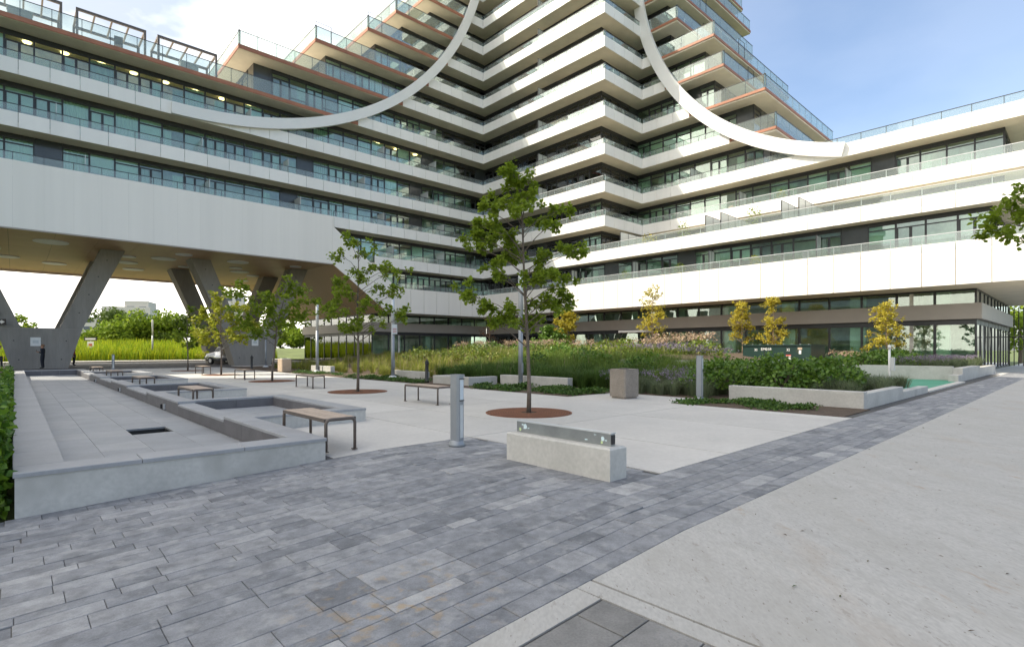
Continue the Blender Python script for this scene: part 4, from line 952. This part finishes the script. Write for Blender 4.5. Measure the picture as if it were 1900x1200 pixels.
stuff('lavender', tufts(130, 110, 13.9, 19, 6.9, 10.2, zb_, .4, .75, .005, 'lavender', M['lav'], .6, .16), 'grey-green lavender around the waste bin', 'lavender')
stuff('lavender', tufts(44, 110, 15.4, 19.8, 3.8, 4.9, lambda a, c: .36, .25, .5, .005, 'lavender', M['lav'], .6, .16), 'grey-green lavender in the two-tier planter', 'lavender')
stuff('lavender', tufts(110, 70, 30.2, 40.8, 4.15, 6.0, lambda a, c: .6, .35, .65, .008, 'lavender', M['lav'], .5, .18), 'grey-green lavender in the far right planter', 'lavender')
def flowers(n, name, mat, label, size, rg, up=.5, cat='flowers'):
    P = rg; P[:,2] += rng.uniform(up*.8, up*1.15, len(P)); m = 7
    Q = np.repeat(P, m, 0)+rng.normal(size=(len(P)*m,3))*size*.8
    return stuff(name, leaves(Q, rand_dirs(len(Q), .3), rand_dirs(len(Q), .6), rng.uniform(.7,1.2,len(Q))*size, .5, name, M[mat], False), label, cat)
flowers(0, 'lavender_flowers', 'lavfl', 'purple lavender flowers around the waste bin', .035, region(260, 12.9, 18.5, 6.9, 10.2, clump=4.), .62)
flowers(0, 'lavender_flowers', 'lavfl', 'purple lavender flowers in the far right planter', .05, region(330, 30., 40.8, 4.2, 6.4, zf=lambda a, c: .6), .5)
flowers(0, 'lavender_flowers', 'lavfl', 'purple flower drift before the yellow trees', .06, region(300, 24, 29, 13, 20), .55)
flowers(0, 'sedum_flowers', 'pink', 'pink and tan sedum flower heads across the back of the bed', .075, region(520, 24, 31, 17, 36, clump=.35), .8)
flowers(0, 'hydrangea_heads', 'pink', 'russet dried flower heads left of the green cabinet', .10, region(160, 29, 32, 15.5, 19), 1.05)
flowers(0, 'sedum_flowers', 'pink', 'pink flowers in the bed right of the green cabinet', .05, region(260, 34, 39, 8.6, 10.3), .75)
stuff('seed_stalks', blades(region(600, 14.5, 30, 15, 34), rng.uniform(.7,1.25,600), .006, .25, 'seed_stalks', M['pink']), 'thin tan seed stalks rising out of the grasses', 'grass')
stuff('ornamental_grass', tufts(400, 45, 20.5, 31, 15.5, 36, zb_, .35, .8, .010, 'mixed_perennials', M['shrub_y'], .8, .2), 'lime-green perennials across the back of the bed', 'perennials')
# low ground cover along the bed edge
def cover(n, u0, u1, v0, v1, label, z=.17, h=.12, s_=.07):
    P = region(n, u0, u1, v0, v1, lambda a, c: z, 2.5); P[:,2] += rng.uniform(0, h, n)*(.5+.5*np.sin(P[:,0]*3.1)*np.cos(P[:,1]*2.7))
    stuff('ground_cover', leaves(P, rand_dirs(n, .2), rand_dirs(n, 1.2), rng.uniform(.5,1.2,n)*s_, .4, 'ground_cover', M['cover'], False), label, 'ground cover')
cover(9000, 11.6, 13.4, 10.1, 15.5, 'dark green ground cover along the bed edge by the tall lamp post', .18, .16)
cover(5000, 11.6, 13.2, 17.9, 24, 'dark green ground cover by the sign lamp post', .18, .14)
cover(4500, 12.1, 13.8, 4.1, 6.9, 'dark green ground cover before the two-tier planter', .18, .13)
cover(2500, 11.7, 13.2, 26, 32, 'dark green ground cover by the far lamp post', .18, .14)
k = 0
shr = [(15.6,5.9,.45,1.0,.95,.85),(16.6,4.9,.45,1.0,.8,.8),(17.4,6.4,.45,1.2,1.0,.72),(15.2,7.4,.4,.9,1.0,.75),(18.8,5.4,.45,1.1,.9,.6),(19.6,7.2,.35,1.2,1.2,.65),(18.3,8.4,.35,1.2,1.1,.7),(21.3,9.9,.45,1.3,1.2,.6),
       (24.,10.2,.4,1.4,1.2,.6),(26.6,9.6,.35,1.4,1.3,.5)]
pos = ['left front corner of the two-tier planter','front middle of the two-tier planter','middle of the two-tier planter','left rear of the two-tier planter','right end of the two-tier planter','rear right of the two-tier planter','rear of the two-tier planter, below the cabinet','wall end behind the waste bin planting','left foot of the green cabinet','middle foot of the green cabinet']
for (u, v, z, rx, ry, h), p in zip(shr, pos): mound('leafy_shrub', 'dense green leafy shrub at the '+p, 'shrub', u, v, z, rx, ry, h, 1700, 'shrub', .115, 'green shrubs around the cabinet')
for i, (u, v) in enumerate(((30.5,7.5),(31.4,6.6),(32.8,7.6),(34.2,6.8),(35.6,7.7),(37.,7.0),(38.4,7.8))):
    mound('hedge_shrub', ('leftmost','second','third','fourth','fifth','sixth','rightmost')[i]+' green hedge shrub from the left in the far right planter', 'shrub', u, v, .6, 1.1, 1.0, .78, 1100, 'shrub', .125, 'hedge in the far right planter')
for i, (u, v, c) in enumerate(((19.5,23,0),(21,26.5,0),(22.5,20,1),(23.8,17.3,0),(25,22.5,0),(26.2,26,1),(24,30,0),(27.5,19.4,0),(28.6,15.2,0),(27.6,32,1),(20.5,31,0),(30.,23.,0))):
    mound('lime_shrub', 'lime-green perennial mound, number-free drift of the bed' if False else ['low lime mound nearest the sign lamp post','lime mound beyond the yellow grasses','dark green mound in the middle of the bed','lime mound above the long grasses','pale lime mound below the pink sedum','dark mound behind the pink sedum','lime mound before the lobby corner','lime mound left of the slender yellow tree','lime mound right of the slender yellow tree','dark mound near the inner building corner','lime mound beside the far planter walls','lime mound under the green shrubby tree'][i], 'shrub', u, v, zb_(u, v)-.05, 1.7, 1.5, .85, 650, 'shrub' if c else 'shrub_y', .17, 'perennial mounds of the bed')
for i, (u, v) in enumerate(((18.2,12.2),(19.6,15.4),(18.9,18.6),(20.4,13.2),(21.2,17.2))):
    mound('perennial_mound', ('dark leafy mound','brownish leafy mound','broad dark mound','low dark mound','tall dark mound')[i]+(' behind the tall lamp post',' amid the grasses behind the planter box',' amid the grasses left of the planter box',' right behind the nearest oak',' before the pink sedum')[i], 'shrub', u, v, zb_(u, v)-.05, 1.0, .9, .8, 700, 'shrub' if i % 2 else 'cover', .12, 'dark mounds among the grasses')
# hedge on the left
n = 16000
U = rng.uniform(-2.6, -.12, n); Vv = rng.uniform(6.5, 34, n)**1.0; Vv = 6.5+(Vv-6.5)*rng.uniform(0,1,n)**.8
top = .78+.06*np.sin(Vv*3)+.05*np.sin(U*7+Vv*2)
side_ = rng.random(n) < .45
U = np.where(side_, -.10-.10*rng.random(n)+.05*np.sin(Vv*5), U); Z = np.where(side_, rng.uniform(.02, .8, n), top+rng.normal(size=n)*.05)
P = np.stack([SN*U-CS*Vv, CS*U+SN*Vv, Z], 1); Nn = rand_dirs(n, .8); Nn[side_] += np.array([SN, CS, 0])
hd = thing('hedge', 'dense clipped green hedge along the left edge of the fountain', 'hedge', -1.3, 18, 0)
hm = leaves(P, rand_dirs(n, .0), Nn, rng.uniform(.6,1.3,n)*.085, .42, 'foliage', M['hedge'], False)
o = link('foliage', hm); o.parent = hd; o.matrix_parent_inverse = hd.matrix_basis.inverted()
o = part('woody_core', MB().box(-1.3, 1.08, -11.4, 16, 0, .68), M['soil'], hd)
# meadow, trees and buildings beyond the bridge
def zm(a, c): return .2+1.5*min(1, max(0, (c-74)/14))
b = MB(); us = np.linspace(-160, 60, 12); q = [74, 78, 82, 88, 130, 260]
for i in range(len(us)-1):
    for j in range(5): b.add([(us[i],q[j],zm(0,q[j])),(us[i+1],q[j],zm(0,q[j])),(us[i+1],q[j+1],zm(0,q[j+1])),(us[i],q[j+1],zm(0,q[j+1]))], [(0,1,2,3)])
struct('meadow_bank', b.mesh('meadow_bank', M['grass']))
n = 42000
stuff('goldenrod_meadow', blades(region(n, -45, 26, 74.3, 88, zm), rng.uniform(.9,1.7,n), .035, .35, 'goldenrod_meadow', M['meadow']), 'bright yellow-green goldenrod meadow seen under the raised wing', 'meadow')
def far_tree(label, px, Y, h, wdt, mat, n=2200, ls=.55, z0=1.2):
    X = (px-950)/F*Y; u, v = uvw(X, Y)
    t = link('far_tree', None, None, (X, Y, z0)); tag(t, label, 'tree', 'trees beyond the meadow')
    part('trunk', MB().tube([(0,0,-.5),(.1,0,h*.4),(0,0,h*.8)], [.22,.16,.05], 7), M['bark'], t)
    k = 16; c = np.stack([rng.normal(size=k)*wdt*.22, rng.normal(size=k)*wdt*.22, rng.uniform(.28,.9,k)*h], 1)
    w_ = rng.integers(0, k, n); d = rand_dirs(n, .1); P = c[w_]+d*(rng.uniform(.4,1,(n,1))*wdt*.24)*np.array([[1,1,.8]])
    part('crown', leaves(P, rand_dirs(n), d+rng.normal(size=(n,3))*.4, rng.uniform(.6,1.2,n)*ls, .4, 'crown', M[mat], False), None, t)
for a in (('dark round tree beside the pale stepped block', 213, 95, 7.4, 7.5, 'fartree_d'),('broad bright green tree left of the meadow lamp post',258,92,6.6,7.,'fartree'),('bright green tree right of the meadow lamp post',300,94,6.8,7.5,'fartree'),
          ('low yellowish tree at the left edge of the meadow',180,92,3.4,6.,'fartree'),('dark leafy tree behind the farthest plaza tree',335,96,6.6,7.,'fartree_d'),('green tree behind the left concrete legs',392,98,6.,8.,'fartree'),('low green tree between the concrete legs',450,99,6.,8.,'fartree'),
          ('bushy tree beside the lobby corner',556,98,5.6,6.,'fartree'),('low yellow-green bush tree at the meadow rim',232,89,4.2,6.,'fartree'),('small tree behind the left concrete wall',22,95,6.4,5.,'fartree'),('green tree seen past the bridge at the lobby',520,99,4.6,7.,'fartree_d')): far_tree(*a)
def block(label, px, Y, parts, wallmat='farwall'):
    X = (px-950)/F*Y
    t = link('far_building', None, None, (X, Y, 0), (0,0,.35)); tag(t, label, 'building', 'distant apartment blocks')
    for (x0, x1, y0, y1, h) in parts:
        wl = part('wall', MB().box(x0, x1, y0, y1, 0, h), M[wallmat], t)
        nx = max(2, int((x1-x0)/5)); nz_ = int(h/3.4)
        for j in range(max(2, nz_-7), nz_):
            for i in range(nx):
                a = x0+(x1-x0)*(i+.2)/nx; part('window', MB().box(a, a+(x1-x0)/nx*.6, y0-.15, y0+.2, j*3.4+.8, j*3.4+2.4), M['farwin'], wl)
block('pale stepped apartment block beyond the trees on the left', 215, 260, [(-14,12,0,16,17),(-6,14,1,17,22.5),(3,13,2,16,25.5)])
block('hazy pale block seen between the concrete legs', 437, 330, [(-10,8,0,14,30),(-6,4,1,13,35)])
block('grey apartment block seen left of the lobby', 612, 230, [(-9,9,0,14,13),(-2,9,1,14,16)])
# ------------------------------------------------------------------ roof pergolas and planters on the left wing
for i, (p0, p1) in enumerate(((-30, 113), (143, 269), (294, 401))):
    def uu(px, V=V0+1.2): t = (px-950)/F; Y = V/(-CS*t+SN); return Y*(SN*t+CS)
    a, c = uu(p0), uu(p1); zt = ZB[5]+.36
    t = thing('roof_pergola', ('leftmost steel pergola frame on the left wing roof','middle steel pergola frame on the left wing roof','rightmost steel pergola frame on the left wing roof')[i], 'pergola', (a+c)/2, V0+2.4, zt, 0, 'roof pergolas')
    hw = (c-a)/2; H = 2.35
    for x in (-hw, hw):
        for y in (-1.2, 1.6): part('post', MB().box(x-.07, x+.07, y-.07, y+.07, 0, H), M['bronze'], t)
        part('beam', MB().box(x-.06, x+.06, -1.12, 1.52, H-.16, H-.001), M['bronze'], t)
    for y in (-1.2, 1.6): part('beam', MB().box(-hw+.071, hw-.071, y-.07, y+.07, H-.18, H), M['bronze'], t)
    for k in range(1, 4): x = -hw+2*hw*k/4; part('rafter', MB().box(x-.05, x+.05, -1.12, 1.52, H-.15, H-.02), M['bronze'], t)
for px, l in ((37,'grey planter box under the leftmost roof pergola'),(350,'grey planter box under the rightmost roof pergola')):
    t_ = (px-950)/F; Y = (V0+1.)/(-CS*t_+SN); u = Y*(SN*t_+CS)
    t = thing('roof_planter', l, 'planter', u, V0+1., ZB[5]+.36, 0, 'roof planters')
    part('box', MB().box(-.6, .6, -.3, .3, 0, .75), M['tile'], t); part('lid', MB().box(-.64, .64, -.34, .34, .751, .80), M['steel'], t)
# ------------------------------------------------------------------ signs
def sign_on(name, label, u, v, z, mk, rz=0):
    t = thing(name, label, 'sign', u, v, z, rz); mk(t); return t
def mk1(t):
    part('pole', MB().tube([(0,0,0),(0,0,2.55)], .03, 8), M['steel_lt'], t, True)
    a = part('upper_plate', MB().box(-.75, .75, -.06, -.035, 2.35, 2.75), M['black'], t); part('print_line', MB().box(-.6, .6, -.064, -.061, 2.44, 2.64), M['sign'], a)
    b_ = part('lower_plate', MB().box(-.38, .38, -.06, -.035, 1.45, 2.25), M['sign'], t); part('print_line', MB().box(-.2, .2, -.064, -.061, 1.7, 2.0), M['sign_red'], b_)
u, v = gp(168.5, 669, .2); sign_on('road_sign', 'black and white road sign on a thin pole before the meadow', u, v, .2, mk1, -PHI)
def mk2(t): part('plate', MB().box(-.28, .28, -.02, 0, 0, .62), M['sign'], t); part('print_mark', MB().box(-.16, .16, -.023, -.0205, .2, .42), M['steel_lt'], t)
sign_on('paper_notice', 'white notice on the left concrete support wall', 1.1, 51.19, 1.75, mk2); sign_on('paper_notice', 'white notice on the right concrete support wall', 15.9, 51.19, 1.85, mk2)
def mk3(t):
    part('pole', MB().tube([(-.55,.04,-3.0),(-.55,.04,1.3)], .03, 8), M['steel_lt'], t, True)
    p = part('plate', MB().box(-.55, .34, -.02, 0, -.2, .2), M['black'], t)
    part('arrow', MB().add([(x, y, z) for y in (-.024, -.0205) for x, z in ((-.5,-.07),(.02,-.07),(.02,-.14),(.28,0),(.02,.14),(.02,.07),(-.5,.07))], [tuple(range(6,-1,-1))+(), tuple(range(7,14))]+[(i,(i+1)%7,7+(i+1)%7,7+i) for i in range(7)]), M['sign'], p)
    part('amber_plate', MB().lathe([(.22,-.01),(.22,.01)], 16), M['sign_y'], t, loc=(-.35,-.01,.62), rot=(math.pi/2,0,0))
u, v = uvw((2-950)/F*36.8, 36.8); sign_on('arrow_sign', 'black sign with a white right arrow at the left edge', u, v, CH+(HOR-597)*36.8/F, mk3, -PHI)
# ------------------------------------------------------------------ parked car behind the right support
def car(u, v, rz):
    t = thing('parked_car', 'silver car parked behind the right concrete support', 'car', u, v, .12, rz)
    prof = [(-2.25,.35),(-2.3,.75),(-2.15,1.05),(-1.75,1.12),(-1.35,1.52),(-.9,1.66),(.5,1.66),(1.1,1.15),(1.95,1.0),(2.25,.78),(2.3,.45),(2.2,.32)]
    vs = []; 
    for y, sc, dz in ((-.9,.965,0),(-.80,1,0),(.80,1,0),(.9,.965,0)):
        for x, z in prof: vs.append((x*sc, y*(1 if z < 1.15 else .82), z))
    n = len(prof); fs = [tuple(range(n)), tuple(range(4*n-1,3*n-1,-1))]
    for k in range(3):
        for i in range(n): fs.append((k*n+(i+1)%n, k*n+i, (k+1)*n+i, (k+1)*n+(i+1)%n))
    part('body', MB().add(vs, fs), M['carpaint'], t, True)
    part('rear_window', MB().add([(-1.80,-.62,1.14),(-1.80,.62,1.14),(-1.40,.58,1.50),(-1.40,-.58,1.50)], [(0,1,2,3)]), M['carglass'], t, loc=(-.03,0,.02))
    part('windscreen', MB().add([(1.08,-.62,1.19),(1.08,.62,1.19),(.55,.58,1.62),(.55,-.58,1.62)], [(3,2,1,0)]), M['carglass'], t, loc=(.03,0,.02))
    for sg in (-1, 1):
        part('side_window', MB().add([(-1.5,sg*.80,1.18),(.95,sg*.80,1.18),(.48,sg*.74,1.58),(-1.15,sg*.74,1.58)], [(0,1,2,3)]), M['carglass'], t)
        for x in (-1.4, 1.42):
            wl = part('wheel', MB().lathe([(.33,-.1),(.34,0),(.33,.1)], 18), M['tyre'], t, loc=(x, sg*.82, .33), rot=(math.pi/2,0,0))
            part('rim', MB().lathe([(.2,-.105),(.2,.105)], 14), M['steel_lt'], wl)
        part('tail_light', MB().box(-2.32, -2.2, sg*.72-.16, sg*.72+.16, .78, .98), M['sign_red'], t); part('headlight', MB().box(2.1, 2.28, sg*.7-.16, sg*.7+.16, .68, .82), M['lampglass'], t)
    part('number_plate', MB().box(-2.33, -2.29, -.26, .26, .6, .72), M['sign'], t); part('bumper', MB().box(-2.34, -2.2, -.85, .85, .36, .52), M['tyre'], t)
car(14.9, 55.6, 1.9)
# ------------------------------------------------------------------ people
def person(label, px, Y, h, shirt, legs, face, pose='phone', z0=.17):
    X = (px-950)/F*Y; s = h/1.75
    J = {'pel':(0,0,.95),'spine':(0,.01,1.15),'chest':(0,0,1.35),'neck':(0,0,1.50),'head':(0,-.02,1.60),'crown':(0,-.01,1.70)}
    R_ = {'pel':.15,'spine':.14,'chest':.16,'neck':.06,'head':.095,'crown':.075}
    E_ = [('pel','spine'),('spine','chest'),('chest','neck'),('neck','head'),('head','crown')]
    for sg, nm in ((-1,'l'),(1,'r')):
        J.update({nm+'hip':(sg*.10,0,.88), nm+'knee':(sg*.11,-.02,.50), nm+'ank':(sg*.12,.03,.09), nm+'toe':(sg*.13,-.13,.05), nm+'sh':(sg*.20,0,1.42), nm+'el':(sg*.25,.03,1.14)})
        if pose == 'phone': J.update({nm+'wr':(sg*.10,-.22,1.20), nm+'palm':(sg*.06,-.29,1.23)})
        else: J.update({nm+'wr':(sg*.26,-.05,.90), nm+'palm':(sg*.26,-.06,.82)})
        R_.update({nm+'hip':.105, nm+'knee':.07, nm+'ank':.05, nm+'toe':.045, nm+'sh':.075, nm+'el':.05, nm+'wr':.035, nm+'palm':.035})
        E_ += [('pel',nm+'hip'),(nm+'hip',nm+'knee'),(nm+'knee',nm+'ank'),(nm+'ank',nm+'toe'),('chest',nm+'sh'),(nm+'sh',nm+'el'),(nm+'el',nm+'wr'),(nm+'wr',nm+'palm')]
        p = Vector(J[nm+'palm']); w0 = Vector(J[nm+'wr']); d = (p-w0).normalized(); sd = Vector((1,0,0)) if pose == 'phone' else Vector((0,1,0))
        for q, (off, ln) in enumerate(((-.03,.06),(-.01,.075),(.01,.07),(.03,.055),(-.045*sg,.04))):
            a = p+sd*off+d*.02; bq = a+d*ln*.6; cq = bq+(d*.5+Vector((0,0,-.4 if pose != 'phone' else .3)))*ln*.5
            J[nm+'f%da'%q] = tuple(a); J[nm+'f%db'%q] = tuple(bq); J[nm+'f%dc'%q] = tuple(cq)
            for e_ in 'abc': R_[nm+'f%d%s'%(q,e_)] = .009
            E_ += [(nm+'palm',nm+'f%da'%q),(nm+'f%da'%q,nm+'f%db'%q),(nm+'f%db'%q,nm+'f%dc'%q)]
    keys = list(J); me = bpy.data.meshes.new('body'); me.from_pydata([J[k] for k in keys], [(keys.index(a), keys.index(c)) for a, c in E_], [])
    o = bpy.data.objects.new('tmp', me); COL.objects.link(o)
    md = o.modifiers.new('skin', 'SKIN'); md.use_smooth_shade = True
    for i, k in enumerate(keys): me.skin_vertices[0].data[i].radius = (R_[k], R_[k]*(.72 if k in ('pel','spine','chest') else 1)); me.skin_vertices[0].data[i].use_root = (k == 'pel')
    sb = o.modifiers.new('sub', 'SUBSURF'); sb.levels = 2; sb.render_levels = 2
    bpy.context.view_layer.update()
    nm_ = bpy.data.meshes.new_from_object(o.evaluated_get(bpy.context.evaluated_depsgraph_get())); bpy.data.objects.remove(o)
    nm_.materials.clear()
    for m in ('skin', shirt, legs, 'tyre'): nm_.materials.append(M[m])
    for p in nm_.polygons:
        c = p.center; z = c.z; p.use_smooth = True
        hand = (c.y < -.15 and z > 1.0) if pose == 'phone' else (abs(c.x) > .2 and z < .93 and z > .6)
        p.material_index = 3 if z < .1 else (0 if (z > 1.49 or hand) else (2 if z < .98 else 1))
    t = link('person', None, None, (X, Y, z0), (0, 0, face), (s,s,s)); tag(t, label, 'person')
    link('body', nm_, t)
    hb = MB(); hb.lathe([(.02,1.80),(.07,1.785),(.10,1.73),(.108,1.67),(.10,1.61)], 14); part('hair', hb, M['hair'], t, True, loc=(0,.022,-.015))
    fb = MB(); fb.tube([(0,-.105,1.65),(0,-.135,1.60),(0,-.11,1.59)], [.01,.016,.012], 6); part('nose', fb, M['skin'], t, True)
    for sg in (-1, 1): part('eye', MB().box(sg*.035-.012, sg*.035+.012, -.108, -.098, 1.645, 1.655), M['tyre'], t); part('ear', MB().box(sg*.10-.012, sg*.10+.012, -.01, .03, 1.60, 1.66), M['skin'], t)
    part('mouth', MB().box(-.025, .025, -.107, -.097, 1.555, 1.562), M['sign_red'], t)
    if pose == 'phone': part('phone', MB().box(-.035, .035, -.37, -.36, 1.22, 1.36), M['black'], t)
    return t
person('person in dark clothes looking at a phone before the concrete wall', 79, 37.3, 1.68, 'cloth', 'trouser', -1.2)
person('person in a red top half hidden behind the concrete support', 137, 44.5, 1.62, 'redcloth', 'trouser', 2.0, 'stand')
person('person in a yellow safety vest at the left edge behind the hedge', -1, 35.5, 1.6, 'vest', 'cloth', .6, 'stand')
# ------------------------------------------------------------------ fence and greenery in the passage on the right
t = thing('metal_fence', 'dark metal bar fence in the passage under the right wing', 'fence', 60.5, 1., .1)
for i in range(24): part('bar', MB().box(-.03, .03, -3+i*.28, -2.94+i*.28, 0, 4.9), M['black'], t)
part('rail', MB().box(-.04, .04, -3, 3.5, 2.4, 2.48), M['black'], t)
far_tree('green tree behind the fence of the right passage', 1893, 62, 6., 7., 'fartree', 1500, .5, .2)
# leaf litter and twigs on the pavement
n = 260
U = rng.uniform(2.7, 26, n)**1.0; U = 2.7+(U-2.7)*rng.random(n)**.8; Vv = 2.0-rng.random(n)**1.2*8
keep = np.ones(n, bool)
Z = np.array([zg(u)+.004 for u in U]); P = np.stack([SN*U-CS*Vv, CS*U+SN*Vv, Z], 1)
D = rand_dirs(n); D[:,2] *= .05; Nn = rand_dirs(n)*.12+np.array([0,0,1.])
sz = rng.uniform(.008,.045,n)*np.where(rng.random(n) < .12, 1.9, 1)
stuff('leaf_litter', leaves(P, D, Nn, sz, .13, 'leaf_litter', M['litter'], False), 'scattered dry leaf bits and twigs on the concrete pavement', 'leaf litter')

# ------------------------------------------------------------------ leafy branches of a tree just outside the right edge
Y = 9.6; x0 = (2075-950)/F*Y; u, v = uvw(x0, Y)
tips = pix_tips([(1918,345),(1917,356),(1914,372),(1922,388),(1916,412),(1921,402),(1908,418),(1924,412),(1932,362),(1930,330),(1950,380),(1985,300),(2010,350),(2080,280),(2060,340),(2130,300),(2150,370),(2200,330),(2110,420),(2000,420),(1950,440)], 2075, Y, .9)
tree('oak_tree', 'oak branch reaching in at the right edge', u, v, [(0,0,0),(0,.02,1.2),(.02,0,2.4),(0,0,3.6),(.02,0,5.2)], tips, 'leaf', .11, 16, .07, group='young trees of the plaza', spread=.10)
# ------------------------------------------------------------------ belongings on the balconies
def balcony_plant(label, u, v, z, h, wdt, mat):
    t = thing('balcony_plant', label, 'potted plant', u, v, z, 0, 'balcony plants')
    part('pot', MB().lathe([(.13,0),(.19,.34),(.17,.34)], 14), M['tan'], t, True)
    n = 160; d = rand_dirs(n, .4); P = d*np.array([[wdt, wdt, h*.5]])*rng.uniform(.3,1,(n,1))+np.array([[0,0,.3+h*.5]])
    part('foliage', leaves(P, d+rng.normal(size=(n,3))*.4, rand_dirs(n, .5), rng.uniform(.08,.16,n), .35, 'foliage', M[mat], False), None, t)
def onU(px, U): t = (px-950)/F; Y = U/(SN*t+CS); return Y*(-CS*t+SN)
def onV(px, V): t = (px-950)/F; Y = V/(-CS*t+SN); return Y*(SN*t+CS)
for px, U, z, h, wd, m, l in ((1205,U0+.7,ZB[1]+.35,1.2,.75,'leaf_yellow','wide yellow flowering pot on the second-band terrace'),(1398,U0+.8,ZB[1]+.35,1.9,.5,'leaf','climbing green plant beside the terrace glass screen'),(1268,U0+.7,ZB[1]+.35,1.7,.5,'leaf','green plant beside the left terrace glass screen'),
    (1262,U0+.6,7.06,1.0,.45,'leaf','small green pot plant on the lowest balcony'),(1402,U0+.6,7.06,.9,.4,'leaf_lime_sun','lime pot plant on the lowest balcony by a divider'),(1448,U1+.6,ZB[2]+.35,1.1,.4,'leaf_lime_sun','green pot plant behind the upper right balustrade'),(1160,U0+.6,7.06,1.0,.4,'leaf','dark pot plant on the lowest balcony near the corner')):
    balcony_plant(l, U, onU(px, U), z, h, wd, m)
def balcony_chair(label, u, v, z, rz, mat):
    t = thing('balcony_chair', label, 'chair', u, v, z, rz, 'balcony chairs')
    part('seat', MB().cbox(-.25,.25,-.25,.25,.40,.45,.01), M[mat], t); part('backrest', MB().box(-.25,.25,.22,.26,.46,.98), M[mat], t)
    for x in (-.22,.22):
        for y in (-.22,.22): part('leg', MB().box(x-.02,x+.02,y-.02,y+.02,0,.40), M['darkmetal'], t)
i = 0
for px, pl, z, m, l in ((1330,('U',U0+.6),7.06,'bronze','brown chair on the lowest balcony'),(1500,('U',U0+.6),7.06,'steel','grey chair on the lowest balcony, right part'),(1352,('U',U1+.6),ZB[2]+.35,'plank','peach-brown chair behind glass above the terrace screens'),(1190,('U',U1+.7),ZB[3]+.35,'darkmetal','dark chair beside the inner corner of the right wing'),
    (220,('V',V0+.8),ZB[5]+.36,'darkmetal','dark slatted chair under the middle roof pergola'),(640,('V',V0+.8),ZB[3]+.35,'sign','white chair on a left wing balcony'),(700,('V',V0+.8),ZB[2]+.35,'sign','white chair low on the left wing near the chamfer'),(330,('V',V0+.8),ZB[3]+.35,'bronze','brown chair on the left wing third band')):
    if pl[0] == 'U': balcony_chair(l, pl[1], onU(px, pl[1]), z, random.uniform(0,6), m)
    else: balcony_chair(l, onV(px, pl[1]), pl[1], z, random.uniform(0,6), m)
